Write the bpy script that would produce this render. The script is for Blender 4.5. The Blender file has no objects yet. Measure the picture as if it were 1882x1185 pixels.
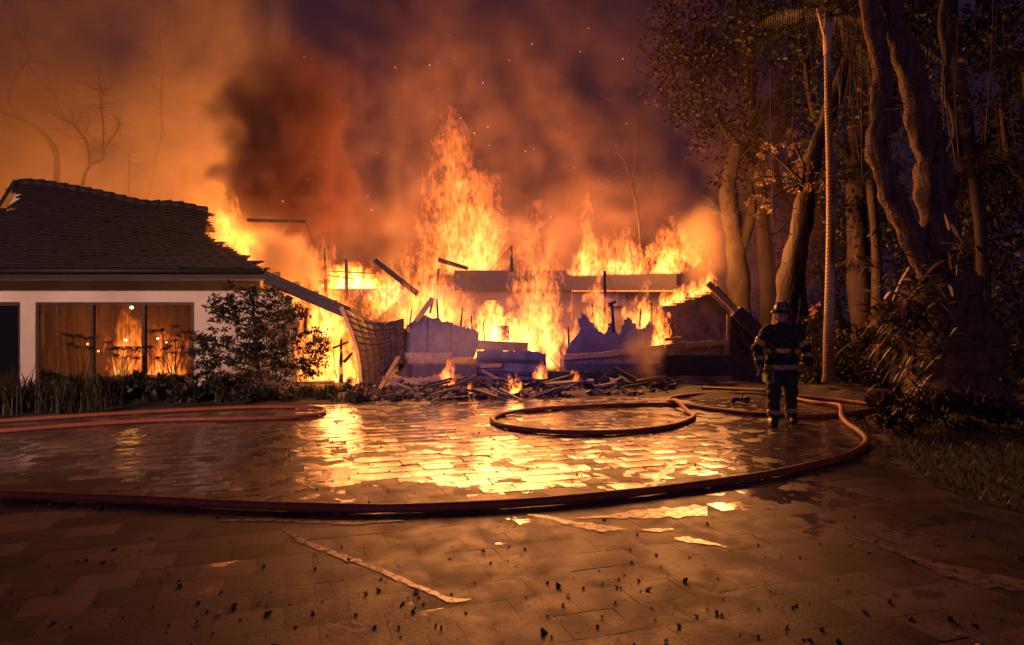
import bpy, math, random
import numpy as np
from mathutils import Vector, Matrix, Euler

S = bpy.context.scene
C = S.collection
R = math.radians
PI = math.pi
rnd = random.Random(7)

# ------------------------------------------------------------------ camera
CAMH, FPX, HOR = 1.6, 1255.0, 585.0          # camera height, focal length and horizon (photo pixels)
cam_d = bpy.data.cameras.new('camera')
cam_d.sensor_width = 36.0
cam_d.lens = 36.0 * FPX / 1882.0
cam_d.shift_y = (HOR - 592.5) / 1882.0 * -1.0 * -1.0
cam_d.clip_start, cam_d.clip_end = 0.05, 900
cam = bpy.data.objects.new('camera', cam_d)
C.objects.link(cam)
cam.location = (0, 0, CAMH)
cam.rotation_euler = (R(90), 0, 0)
S.camera = cam

# ------------------------------------------------------------------ world, key light, exposure
W = bpy.data.worlds.new('World'); S.world = W; W.use_nodes = True
wn = W.node_tree; wn.nodes.clear()
wo = wn.nodes.new('ShaderNodeOutputWorld'); wb = wn.nodes.new('ShaderNodeBackground')
wb.inputs[0].default_value = (0.33, 0.16, 0.39, 1)      # night sky over town, violet
wb.inputs[1].default_value = 0.04
wn.links.new(wb.outputs[0], wo.inputs[0])
def lamp(name, kind, loc, energy, col, size=0.3):
    d = bpy.data.lights.new(name, kind); d.energy = energy; d.color = col
    if kind in ('POINT', 'SPOT'): d.shadow_soft_size = size
    o = bpy.data.objects.new(name, d); C.objects.link(o); o.location = loc
    return o
# the fire engine's scene light behind the camera: its beam lies on the standing wing of the house
key = lamp('scene_light', 'SPOT', (-11.0, -9.0, 8.2), 16000, (1.0, 0.56, 0.39), 0.25)
key.data.spot_size = R(44); key.data.spot_blend = 0.75
key.rotation_euler = (Vector((-9.6, 15.8, 1.2)) - key.location).to_track_quat('-Z', 'Y').to_euler()
# a low violet glow from the fire engine's flashers and the town behind the camera
sun = lamp('sun', 'SUN', (-6, -30, 12), 0.26, (0.76, 0.42, 1.0))
sun.data.angle = R(4); sun.rotation_euler = Vector((0.10, 1.0, -0.26)).to_track_quat('-Z', 'Y').to_euler()
# its violet flasher, pointing at the middle of the burnt wing
fla = lamp('flasher_light', 'SPOT', (-3.5, -12.0, 5.0), 13000, (0.46, 0.27, 1.0), 0.2)
fla.data.spot_size = R(18); fla.data.spot_blend = 0.9
fla.rotation_euler = (Vector((-0.6, 16.0, 2.1)) - fla.location).to_track_quat('-Z', 'Y').to_euler()
vs = S.view_settings
S.display_settings.display_device = 'sRGB'
vs.view_transform = 'Standard'; vs.look = 'None'; vs.exposure = 0.12; vs.gamma = 1.0; vs.use_curve_mapping = False
S.render.engine = 'CYCLES'
cy = S.cycles
cy.use_denoising = True
cy.denoiser = 'OPENIMAGEDENOISE'
cy.max_bounces = 6; cy.diffuse_bounces = 2; cy.glossy_bounces = 3; cy.transmission_bounces = 4
cy.transparent_max_bounces = 12; cy.volume_bounces = 1
cy.sample_clamp_indirect = 4.0
cy.use_adaptive_sampling = True; cy.adaptive_threshold = 0.02
cy.volume_max_steps = 128
cy.volume_step_rate = 1.0

# ------------------------------------------------------------------ helpers
def G(px, py):                       # a photo pixel on the ground -> point
    Y = FPX * CAMH / (py - HOR)
    return Vector(((px - 941) / FPX * Y, Y, 0))
def P(px, py, Y):                    # a photo pixel at depth Y -> point
    return Vector(((px - 941) / FPX * Y, Y, CAMH + (HOR - py) / FPX * Y))
def PX(px, Y): return (px - 941) / FPX * Y
def PZ(py, Y): return CAMH + (HOR - py) / FPX * Y
def pix(p):
    return 941 + p[0] * FPX / p[1], HOR - (p[2] - CAMH) * FPX / p[1]
def inside(x, y, poly):
    c = False; n = len(poly); j = n - 1
    for i in range(n):
        xi, yi = poly[i]; xj, yj = poly[j]
        if (yi > y) != (yj > y) and x < (xj - xi) * (y - yi) / (yj - yi) + xi: c = not c
        j = i
    return c
def lerp(a, b, t): return a + (b - a) * t
def interp(x, xs, ys): return float(np.interp(x, xs, ys))

class X_:                            # tiny expression builder over math nodes (shader and geometry trees)
    def __init__(s, nt, sock): s.nt, s.s = nt, sock
    def _m(s, op, *a, clamp=False):
        n = s.nt.nodes.new('ShaderNodeMath'); n.operation = op; n.use_clamp = clamp
        for i, v in enumerate((s,) + a):
            if isinstance(v, X_): s.nt.links.new(v.s, n.inputs[i])
            else: n.inputs[i].default_value = v
        return X_(s.nt, n.outputs[0])
    def __add__(s, o): return s._m('ADD', o)
    __radd__ = __add__
    def __sub__(s, o): return s._m('SUBTRACT', o)
    def __rsub__(s, o): return (s * -1.0) + o
    def __mul__(s, o): return s._m('MULTIPLY', o)
    __rmul__ = __mul__
    def __truediv__(s, o): return s._m('DIVIDE', o)
    def pow(s, o): return s._m('POWER', o)
    def sqrt(s): return s._m('SQRT')
    def sin(s): return s._m('SINE')
    def max(s, o): return s._m('MAXIMUM', o)
    def min(s, o): return s._m('MINIMUM', o)
    def clamp(s): return s._m('ADD', 0.0, clamp=True)
    def step(s, a, b):               # smooth step between a and b
        n = s.nt.nodes.new('ShaderNodeMapRange'); n.interpolation_type = 'SMOOTHSTEP'
        s.nt.links.new(s.s, n.inputs[0]); n.inputs[1].default_value = a; n.inputs[2].default_value = b
        return X_(s.nt, n.outputs[0])
def split(nt, sock):
    n = nt.nodes.new('ShaderNodeSeparateXYZ'); nt.links.new(sock, n.inputs[0])
    return [X_(nt, o) for o in n.outputs]
def vec(nt, x, y, z):
    n = nt.nodes.new('ShaderNodeCombineXYZ')
    for i, v in enumerate((x, y, z)):
        if isinstance(v, X_): nt.links.new(v.s, n.inputs[i])
        else: n.inputs[i].default_value = v
    return n.outputs[0]
def noise(nt, v, scale, detail=2.0, rough=0.5, dist=0.0, out=0):
    n = nt.nodes.new('ShaderNodeTexNoise')
    nt.links.new(v, n.inputs['Vector'])
    n.inputs['Scale'].default_value = scale; n.inputs['Detail'].default_value = detail
    n.inputs['Roughness'].default_value = rough; n.inputs['Distortion'].default_value = dist
    return X_(nt, n.outputs[0]) if out == 0 else n.outputs[1]

def tag(o, label=None, cat=None, group=None, kind=None):
    if label: o['label'] = label
    if cat: o['category'] = cat
    if group: o['group'] = group
    if kind: o['kind'] = kind
    return o
def thing(name, label, cat, loc=(0, 0, 0), rz=0.0, group=None):
    o = bpy.data.objects.new(name, None); C.objects.link(o)
    o.location = loc; o.rotation_euler = (0, 0, rz); o.empty_display_size = 0.2
    return tag(o, label, cat, group)
def link(name, me, parent=None, mat=None):
    o = bpy.data.objects.new(name, me); C.objects.link(o)
    if mat is not None and not me.materials: me.materials.append(mat)
    if parent is not None:
        o.parent = parent
    return o

class MB:                            # collects shapes into one mesh
    def __init__(s): s.v, s.f, s.sm = [], [], []
    def add(s, vs, fs, smooth=False):
        k = len(s.v); s.v += [tuple(q) for q in vs]
        s.f += [tuple(i + k for i in f) for f in fs]; s.sm += [smooth] * len(fs)
    def box(s, c, d, M=None, jit=0.0):
        x, y, z = d[0] / 2, d[1] / 2, d[2] / 2
        vs = [Vector((sx * x, sy * y, sz * z)) for sz in (-1, 1) for sy in (-1, 1) for sx in (-1, 1)]
        if jit: vs = [q + Vector((rnd.uniform(-jit, jit), rnd.uniform(-jit, jit), rnd.uniform(-jit, jit))) for q in vs]
        if M is not None: vs = [M @ q for q in vs]
        c = Vector(c); vs = [q + c for q in vs]
        s.add(vs, [(0, 2, 3, 1), (4, 5, 7, 6), (0, 1, 5, 4), (2, 6, 7, 3), (0, 4, 6, 2), (1, 3, 7, 5)])
    def bar(s, a, b, w, h, up=(0, 0, 1), jit=0.0, w2=None, h2=None):
        a, b = Vector(a), Vector(b); d = (b - a).normalized(); u = Vector(up)
        if abs(d.dot(u)) > 0.98: u = Vector((0, 1, 0))
        r = d.cross(u).normalized(); u = r.cross(d).normalized()
        w2 = w if w2 is None else w2; h2 = h if h2 is None else h2
        vs = []
        for q, ww, hh in ((a, w, h), (b, w2, h2)):
            for sx, sy in ((-1, -1), (1, -1), (1, 1), (-1, 1)):
                vs.append(q + r * sx * ww / 2 + u * sy * hh / 2 + Vector([rnd.uniform(-jit, jit) for _ in '123']) if jit else q + r * sx * ww / 2 + u * sy * hh / 2)
        s.add(vs, [(0, 3, 2, 1), (4, 5, 6, 7), (0, 1, 5, 4), (1, 2, 6, 5), (2, 3, 7, 6), (3, 0, 4, 7)])
    def tube(s, pts, rad, n=8, cap=True, bump=None, flat=1.0):
        pts = [Vector(q) for q in pts]; m = len(pts)
        if not hasattr(rad, '__len__'): rad = [rad] * m
        vs = []; ref = None
        for i in range(m):
            d = (pts[min(i + 1, m - 1)] - pts[max(i - 1, 0)])
            d = d.normalized() if d.length > 1e-9 else Vector((0, 0, 1))
            if ref is None:
                ref = Vector((1, 0, 0)) if abs(d.x) < 0.8 else Vector((0, 1, 0))
            r = (ref - d * ref.dot(d)).normalized(); u = d.cross(r); ref = r
            for k in range(n):
                a = 2 * PI * k / n; q = rad[i] * (1 + (bump(i, k) if bump else 0))
                vs.append(pts[i] + r * math.cos(a) * q + u * math.sin(a) * q * flat)
        fs = [(i * n + k, i * n + (k + 1) % n, (i + 1) * n + (k + 1) % n, (i + 1) * n + k) for i in range(m - 1) for k in range(n)]
        if cap:
            fs += [tuple(range(n))[::-1], tuple((m - 1) * n + k for k in range(n))]
        s.add(vs, fs, True)
    def sheet(s, rows, th, nrm=None):   # a grid of points given thickness
        n, m = len(rows), len(rows[0]); top = [Vector(q) for r in rows for q in r]
        if nrm is None:
            nrm = (top[1] - top[0]).cross(top[m] - top[0]).normalized()
        vs = top + [q - Vector(nrm) * th for q in top]; o = n * m; fs = []
        for i in range(n - 1):
            for j in range(m - 1):
                a = i * m + j; fs.append((a, a + 1, a + m + 1, a + m)); fs.append((o + a, o + a + m, o + a + m + 1, o + a + 1))
        for j in range(m - 1):
            fs.append((j, o + j, o + j + 1, j + 1)); a = (n - 1) * m + j; fs.append((a, a + 1, o + a + 1, o + a))
        for i in range(n - 1):
            a = i * m; fs.append((a, a + m, o + a + m, o + a)); a = i * m + m - 1; fs.append((a, o + a, o + a + m, a + m))
        s.add(vs, fs)
    def prism(s, poly, off):            # polygon (3d points) pushed along off
        a = [Vector(q) for q in poly]; b = [q + Vector(off) for q in a]; n = len(a)
        s.add(a + b, [tuple(range(n)), tuple(range(2 * n - 1, n - 1, -1))] + [(i, i + n, (i + 1) % n + n, (i + 1) % n) for i in range(n)])
    def mesh(s, name):
        me = bpy.data.meshes.new(name); me.from_pydata(s.v, [], s.f)
        me.polygons.foreach_set('use_smooth', s.sm); me.update(); return me
    def build(s, name, mat, parent=None, origin=None):
        if origin is not None:
            o_ = Vector(origin); s.v = [tuple(Vector(q) - o_) for q in s.v]
        o = link(name, s.mesh(name), parent, mat)
        if origin is not None: o.location = origin
        return o

def material(name, col=(0.5, 0.5, 0.5), rough=0.7, metal=0.0, spec=0.5, emit=None, es=0.0):
    m = bpy.data.materials.new(name); m.use_nodes = True
    b = m.node_tree.nodes['Principled BSDF']
    b.inputs['Base Color'].default_value = (*col, 1); b.inputs['Roughness'].default_value = rough
    b.inputs['Metallic'].default_value = metal; b.inputs['Specular IOR Level'].default_value = spec
    if emit: b.inputs['Emission Color'].default_value = (*emit, 1); b.inputs['Emission Strength'].default_value = es
    return m
def ramp(nt, fac, stops):
    n = nt.nodes.new('ShaderNodeValToRGB'); nt.links.new(fac.s if isinstance(fac, X_) else fac, n.inputs[0])
    e = n.color_ramp.elements
    while len(e) < len(stops): e.new(0.5)
    for q, (p, c) in zip(e, stops): q.position = p; q.color = (*c, 1) if len(c) == 3 else c
    return n.outputs[0]
def rough_mat(name, c1, c2, scale=6.0, rough=(0.6, 0.9), bump=0.3, bscale=30.0, stretch=(1, 1, 1), detail=5.0, obj=True, spec=0.4, dist=0.2, bd=0.02):
    """two-tone noisy surface with fine relief"""
    m = material(name, c1, rough[0], spec=spec); nt = m.node_tree; b = nt.nodes['Principled BSDF']
    tc = nt.nodes.new('ShaderNodeTexCoord'); mp = nt.nodes.new('ShaderNodeMapping')
    mp.inputs['Scale'].default_value = stretch
    if obj: src = tc.outputs['Object']
    else:
        g = nt.nodes.new('ShaderNodeNewGeometry'); src = g.outputs['Position']
    nt.links.new(src, mp.inputs[0]); v = mp.outputs[0]
    oi = nt.nodes.new('ShaderNodeObjectInfo')
    n1 = noise(nt, v, scale, detail, 0.6, dist)
    k = (n1 - 0.5) * 1.8 + 0.5 + (X_(nt, oi.outputs['Random']) - 0.5) * 0.35
    nt.links.new(ramp(nt, k.clamp(), [(0, c1), (1, c2)]), b.inputs['Base Color'])
    n2 = noise(nt, v, bscale, 4.0, 0.6)
    nt.links.new((n1 * (rough[1] - rough[0]) + rough[0]).s, b.inputs['Roughness'])
    if bump:
        bp = nt.nodes.new('ShaderNodeBump'); bp.inputs['Strength'].default_value = bump; bp.inputs['Distance'].default_value = bd
        nt.links.new(((n2 + n1 * 0.6)).s, bp.inputs['Height']); nt.links.new(bp.outputs[0], b.inputs['Normal'])
    return m

# ------------------------------------------------------------------ ground, paving
def wet_mat():
    m = bpy.data.materials.new('wet_paver'); m.use_nodes = True; nt = m.node_tree; b = nt.nodes['Principled BSDF']
    ge = nt.nodes.new('ShaderNodeNewGeometry'); p = ge.outputs['Position']; x, y, z = split(nt, p)
    rn = X_(nt, ge.outputs['Random Per Island']); oi = X_(nt, nt.nodes.new('ShaderNodeObjectInfo').outputs['Random'])
    pr = (rn + oi)._m('FRACT')
    n1 = noise(nt, p, 0.55, 5.0, 0.58, 0.5); n2 = noise(nt, p, 3.2, 4.0, 0.6, 0.4); n3 = noise(nt, p, 45.0, 4.0, 0.65)
    # where the hose water stands: a broad sheet before the fire, thinning to damp stone near the camera and to the left
    cx = (x - 0.6) / 6.5; near = (y + (n1 - 0.5) * 2.2 - (x - 0.8)._m('ABSOLUTE') * 0.06).step(5.2, 7.2)
    sheet = (near - (cx * cx - 0.45).max(0.0) * 0.42)
    right = x.step(1.2, 3.6) * (1.0 - (y - x * 0.55).step(3.2, 6.5)) * x.step(1.8, 4.5) * (y - x * 0.15).step(3.2, 4.4)
    wet = ((sheet.max(right) * 0.72 + (n1 - 0.5) * 2.2 + (n2 - 0.5) * 2.1 + (pr - 0.5) * 0.45)).step(0.49, 0.62)
    dn = (n1 * 0.5 + n2 * 0.5 + (pr - 0.5) * 0.55)
    nt.links.new(ramp(nt, (dn + (n3 - 0.5) * 0.5).clamp(), [(0.15, (0.030, 0.021, 0.019)), (0.5, (0.088, 0.062, 0.052)), (0.85, (0.175, 0.128, 0.105))]), b.inputs['Base Color'])
    damp = n2.step(0.3, 0.75)
    rd = damp * 0.20 + 0.46 + (n3 - 0.5) * 0.15
    nt.links.new((rd * (1.0 - wet) + wet * (n2 * 0.12 + 0.10)).s, b.inputs['Roughness'])
    b.inputs['IOR'].default_value = 1.36
    bp = nt.nodes.new('ShaderNodeBump'); bp.inputs['Distance'].default_value = 0.004
    nt.links.new(((1.0 - wet) * 0.75 + 0.03).s, bp.inputs['Strength']); nt.links.new(n3.s, bp.inputs['Height'])
    bp2 = nt.nodes.new('ShaderNodeBump'); bp2.inputs['Distance'].default_value = 0.014; nt.links.new((wet * 0.18 + 0.08).s, bp2.inputs['Strength'])
    nt.links.new(noise(nt, p, 5.5, 2.0, 0.5, 0.3).s, bp2.inputs['Height']); nt.links.new(bp.outputs[0], bp2.inputs['Normal'])
    nt.links.new(bp2.outputs[0], b.inputs['Normal'])
    # thin water film on top of the wet stones
    nt.links.new((wet * 0.3).s, b.inputs['Coat Weight']); b.inputs['Coat Roughness'].default_value = 0.085; b.inputs['Coat IOR'].default_value = 1.33
    nt.links.new(bp2.outputs[0], b.inputs['Coat Normal'])
    return m
M_pav = wet_mat()
M_soil = rough_mat('soil', (0.018, 0.013, 0.010), (0.05, 0.036, 0.026), 4, (0.8, 0.95), 0.8, 22)
b = MB(); b.add([(-260, -30, -0.05), (260, -30, -0.05), (260, 420, -0.05), (-260, 420, -0.05)], [(0, 1, 2, 3)])
tag(b.build('ground', M_soil), 'dark bare ground under the trees and around the house', 'ground', None, 'structure')

LAWN = [G(1480, 700), G(1560, 722), G(1600, 760), G(1625, 800), G(1660, 845), G(1710, 890), G(1800, 922), G(1900, 948), G(2150, 1010), Vector((16, 5, 0)), Vector((24, 14, 0)), Vector((16, 24, 0)), Vector((7.5, 24, 0))]
BED = [G(-260, 800), G(-100, 783), G(0, 768), G(120, 757), G(300, 748), G(450, 745), G(640, 741), G(690, 744), G(690, 722), G(560, 713), G(-300, 712)]
xy = lambda L: [(q.x, q.y) for q in L]
LW, BD = xy(LAWN), xy(BED)
REAR = 14.3
pav = tag(thing('paving', 'driveway of wet rectangular stone pavers', 'paving'), kind='structure')
pa, pw, ph = R(18), 0.345, 0.288
ca, sa = math.cos(pa), math.sin(pa)
cells = []
for j in range(-40, 70):
    for i in range(-70, 70):
        u, v = (i + (0.5 if j % 2 else 0.0)) * pw, j * ph
        X, Y = u * ca - v * sa + 0.105, u * sa + v * ca + 3.48
        if not (0.8 < Y < REAR) or abs(X) > Y * 0.85 + 3.0: continue
        if inside(X, Y, LW) or inside(X, Y, BD): continue
        cells.append((X, Y))
def paver_geo(b, X, Y, far=True):
    """a paver with a worn, softly rounded top and plain sides, each set a little out of level"""
    w, h = pw / 2 - 0.001, ph / 2 - 0.001; ins = 0.05; dz = rnd.uniform(0.0014, 0.0036)
    k_ = 1.0 if far else 0.35; ax, ay = rnd.gauss(0, 0.008) * k_, rnd.gauss(0, 0.013) * k_; z0 = rnd.gauss(0, 0.0008) * k_; dz *= 1.0 if far else 0.55
    def pt(u, v, zz): return (X + u * ca - v * sa, Y + u * sa + v * ca, z0 + zz + u * ax + v * ay)
    us = (-w, -w + ins, w - ins, w); hs = (-h, -h + ins, h - ins, h); vs = []
    for j in range(4):
        for i in range(4): vs.append(pt(us[i], hs[j], -dz if (i in (0, 3) or j in (0, 3)) else 0.0))
    b.add(vs, [(j * 4 + i, j * 4 + i + 1, j * 4 + i + 5, j * 4 + i + 4) for j in range(3) for i in range(3)], True)
    c = [pt(-w, -h, -dz), pt(w, -h, -dz), pt(w, h, -dz), pt(-w, h, -dz)]; d = [pt(-w, -h, -.05), pt(w, -h, -.05), pt(w, h, -.05), pt(-w, h, -.05)]
    b.add(c + d, [(k, k + 4, (k + 1) % 4 + 4, (k + 1) % 4) for k in range(4)])
cells.sort(key=lambda c: c[1] + 0.12 * abs(c[0]))
vis = [c for c in cells if abs(c[0]) < c[1] * 0.76 + 0.2 and c[1] > 3.1]
first = set(vis[:300])
rest = MB()
variants = []
for k in range(24):
    b = MB(); paver_geo(b, 0, 0, k >= 16); me = b.mesh('paver'); me.materials.append(M_pav); variants.append(me)
for c in cells:
    if c in first:
        o = link('paver', variants[rnd.randrange(16) if c[1] < 6.2 else 16 + rnd.randrange(8)], pav); o.location = (c[0], c[1], 0)
    else: paver_geo(rest, c[0], c[1])
tag(rest.build('pavers', M_pav, pav), kind='stuff')
M_joint = rough_mat('joint_sand', (0.05, 0.037, 0.03), (0.10, 0.075, 0.06), 20, (0.5, 0.8), 0.3, 60, obj=False)
b = MB(); b.add([(-14, 1.2, -0.0045), (14, 1.2, -0.0045), (14, REAR + 0.2, -0.0045), (-14, REAR + 0.2, -0.0045)], [(0, 1, 2, 3)])
b.build('joint_sand', M_joint, pav)
# scorched ground under the burning wing
M_ash = rough_mat('ash', (0.012, 0.010, 0.010), (0.09, 0.075, 0.066), 3, (0.6, 0.95), 0.9, 18, obj=False)
n_ = 40; rows = [[(lerp(-6.5, 8, j / n_), lerp(13.35, 24, i / 24), 0.012 + (0.10 * rnd.random() if i > 1 else -0.02)) for j in range(n_ + 1)] for i in range(25)]
b = MB(); b.sheet(rows, 0.05, (0, 0, 1)); tag(b.build('scorched_ground', M_ash), 'ash covered ground under the burnt wing', 'ground', None, 'structure')
def flat_poly(name, pts, z, mat, label, cat, kind='structure'):
    b = MB(); n = len(pts); b.add([(q[0], q[1], z) for q in pts], [tuple(range(n))])
    o = b.build(name, mat); me = o.data
    if me.polygons[0].normal.z < 0: me.flip_normals()
    return tag(o, label, cat, None, kind)
M_lawn = rough_mat('lawn_earth', (0.018, 0.02, 0.010), (0.045, 0.045, 0.022), 5, (0.8, 0.95), 0.8, 30, obj=False)
flat_poly('lawn', LAWN, 0.004, M_lawn, 'lawn at the foot of the big tree', 'lawn')
flat_poly('planting_bed', BED, 0.006, M_soil, 'planting bed along the house wall', 'flower bed')

# thin rills and puddles of water lying on the stones near the camera
M_rill = rough_mat('pale_sheen_water', (0.17, 0.12, 0.09), (0.46, 0.33, 0.24), 7, (0.15, 0.45), 0.0, 30, obj=False, spec=0.6)  # pale base colour paints the bright grazing sheen of the water
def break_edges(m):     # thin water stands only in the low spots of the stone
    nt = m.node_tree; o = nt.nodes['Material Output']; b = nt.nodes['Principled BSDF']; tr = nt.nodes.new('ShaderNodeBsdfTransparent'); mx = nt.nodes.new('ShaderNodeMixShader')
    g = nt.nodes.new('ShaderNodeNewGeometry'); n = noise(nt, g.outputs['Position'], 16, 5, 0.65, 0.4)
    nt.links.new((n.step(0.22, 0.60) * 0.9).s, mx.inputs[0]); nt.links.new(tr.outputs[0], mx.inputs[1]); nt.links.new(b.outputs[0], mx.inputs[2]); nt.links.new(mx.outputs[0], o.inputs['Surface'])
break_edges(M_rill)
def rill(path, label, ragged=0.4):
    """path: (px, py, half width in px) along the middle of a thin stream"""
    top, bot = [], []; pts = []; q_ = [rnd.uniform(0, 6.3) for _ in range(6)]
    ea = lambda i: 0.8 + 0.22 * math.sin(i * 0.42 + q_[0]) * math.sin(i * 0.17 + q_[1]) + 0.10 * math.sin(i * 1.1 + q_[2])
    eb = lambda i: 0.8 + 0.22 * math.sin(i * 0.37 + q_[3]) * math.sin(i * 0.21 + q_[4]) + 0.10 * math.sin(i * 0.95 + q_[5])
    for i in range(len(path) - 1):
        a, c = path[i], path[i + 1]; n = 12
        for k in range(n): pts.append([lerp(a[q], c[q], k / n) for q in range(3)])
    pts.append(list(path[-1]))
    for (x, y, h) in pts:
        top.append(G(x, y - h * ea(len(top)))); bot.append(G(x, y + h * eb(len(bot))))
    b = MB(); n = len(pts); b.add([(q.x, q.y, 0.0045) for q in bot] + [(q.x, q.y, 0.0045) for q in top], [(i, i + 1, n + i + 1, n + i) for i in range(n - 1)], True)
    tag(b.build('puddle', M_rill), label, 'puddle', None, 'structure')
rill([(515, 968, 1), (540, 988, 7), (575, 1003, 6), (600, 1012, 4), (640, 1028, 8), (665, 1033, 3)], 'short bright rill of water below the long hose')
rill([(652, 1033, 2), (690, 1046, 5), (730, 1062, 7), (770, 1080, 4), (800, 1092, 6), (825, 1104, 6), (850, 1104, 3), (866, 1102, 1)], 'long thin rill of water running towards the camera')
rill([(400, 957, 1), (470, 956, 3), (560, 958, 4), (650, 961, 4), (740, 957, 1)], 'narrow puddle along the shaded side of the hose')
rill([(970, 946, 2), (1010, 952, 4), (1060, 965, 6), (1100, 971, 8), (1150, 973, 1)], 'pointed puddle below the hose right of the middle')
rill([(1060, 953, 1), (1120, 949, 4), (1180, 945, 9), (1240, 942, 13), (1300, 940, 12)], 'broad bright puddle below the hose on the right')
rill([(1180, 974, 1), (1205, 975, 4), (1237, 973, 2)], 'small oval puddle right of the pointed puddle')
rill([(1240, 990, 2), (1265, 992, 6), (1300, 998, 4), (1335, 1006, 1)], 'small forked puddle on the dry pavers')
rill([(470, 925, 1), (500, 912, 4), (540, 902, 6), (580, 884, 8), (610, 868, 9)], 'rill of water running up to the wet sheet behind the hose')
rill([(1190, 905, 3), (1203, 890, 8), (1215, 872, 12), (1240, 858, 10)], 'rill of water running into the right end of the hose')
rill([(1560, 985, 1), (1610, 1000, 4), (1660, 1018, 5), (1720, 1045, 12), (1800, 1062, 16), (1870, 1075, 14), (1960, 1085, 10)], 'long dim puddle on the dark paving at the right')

# hoses
M_hose = rough_mat('hose_jacket', (0.15, 0.040, 0.018), (0.30, 0.082, 0.032), 12, (0.45, 0.65), 0.25, 160)
def smooth_path(pts, n=10):
    out = []; m = len(pts)
    for i in range(m - 1):
        p0, p1, p2, p3 = pts[max(i - 1, 0)], pts[i], pts[i + 1], pts[min(i + 2, m - 1)]
        for k in range(n):
            t = k / n
            out.append(0.5 * ((2 * p1) + (p2 - p0) * t + (2 * p0 - 5 * p1 + 4 * p2 - p3) * t * t + (3 * p1 - p0 - 3 * p2 + p3) * t ** 3))
    out.append(pts[-1]); return out
def hose(pix_pts, label, r=0.041, lifts=()):
    pts = []
    for q in pix_pts:
        g = G(q[0], q[1]); g.z = r * 0.9 + (q[2] if len(q) > 2 else 0); pts.append(g)
    sp = smooth_path(pts); o_ = Vector((sp[0].x, sp[0].y, 0))
    b = MB(); b.tube(sp, [r * (1 + 0.05 * math.sin(i * 0.37) + rnd.uniform(-0.03, 0.03)) for i in range(len(sp))], 14, True, None, 0.86)
    tag(b.build('fire_hose', M_hose, None, o_), label, 'hose', 'fire hoses on the paving')
hose([(-140, 912), (60, 919), (250, 927), (450, 936), (620, 942), (760, 942), (900, 936), (1050, 925), (1200, 909), (1330, 892), (1440, 873), (1530, 852), (1580, 832), (1593, 814), (1578, 797), (1558, 783), (1547, 768), (1546, 757, 0.05), (1533, 749, 0.02), (1500, 744), (1470, 738), (1445, 731)],
     'thick orange hose curving across the whole foreground and up to the firefighter', 0.045)
hose([(1640, 752), (1590, 759), (1545, 765), (1480, 769), (1400, 765), (1330, 758), (1245, 747), (1160, 747), (1080, 750), (985, 756), (922, 765), (905, 776), (930, 788), (1000, 797), (1080, 800), (1160, 797), (1235, 787), (1274, 771), (1264, 760), (1243, 749, 0.085), (1227, 741), (1240, 733), (1300, 727), (1400, 728), (1480, 733), (1545, 739), (1610, 748)],
     'hose looped in a wide oval on the wet pavers behind the long hose', 0.042)
# brass coupling and nozzle lying inside the far hose loop
g_ = G(1345, 739); cp = thing('hose_nozzle', 'dark hose nozzle lying on the wet pavers inside the far hose loop', 'nozzle', g_)
M_brass = rough_mat('dull_brass', (0.05, 0.04, 0.03), (0.12, 0.09, 0.06), 14, (0.35, 0.5), 0.1, 50)
b = MB(); b.tube([(0, 0, 0.05), (0.08, 0.01, 0.05), (0.09, 0.01, 0.05), (0.16, 0.02, 0.05)], [0.05, 0.05, 0.036, 0.034], 12); b.build('coupling', M_brass, cp)
b = MB(); b.tube([(0.16, 0.02, 0.05), (0.24, 0.03, 0.055), (0.25, 0.03, 0.055), (0.34, 0.04, 0.055)], [0.03, 0.03, 0.045, 0.05], 12); b.tube([(0.2, 0.02, 0.07), (0.21, 0.0, 0.14), (0.19, 0.0, 0.16)], 0.012, 6); b.build('barrel', M_brass, cp)
hose([(-120, 805), (0, 797), (150, 785), (300, 776), (450, 773), (530, 771), (580, 765), (596, 758), (580, 753), (530, 751), (450, 752), (300, 759), (150, 768), (0, 778), (-120, 787)],
     'flat hose bight lying in front of the planting bed', 0.040)

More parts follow.
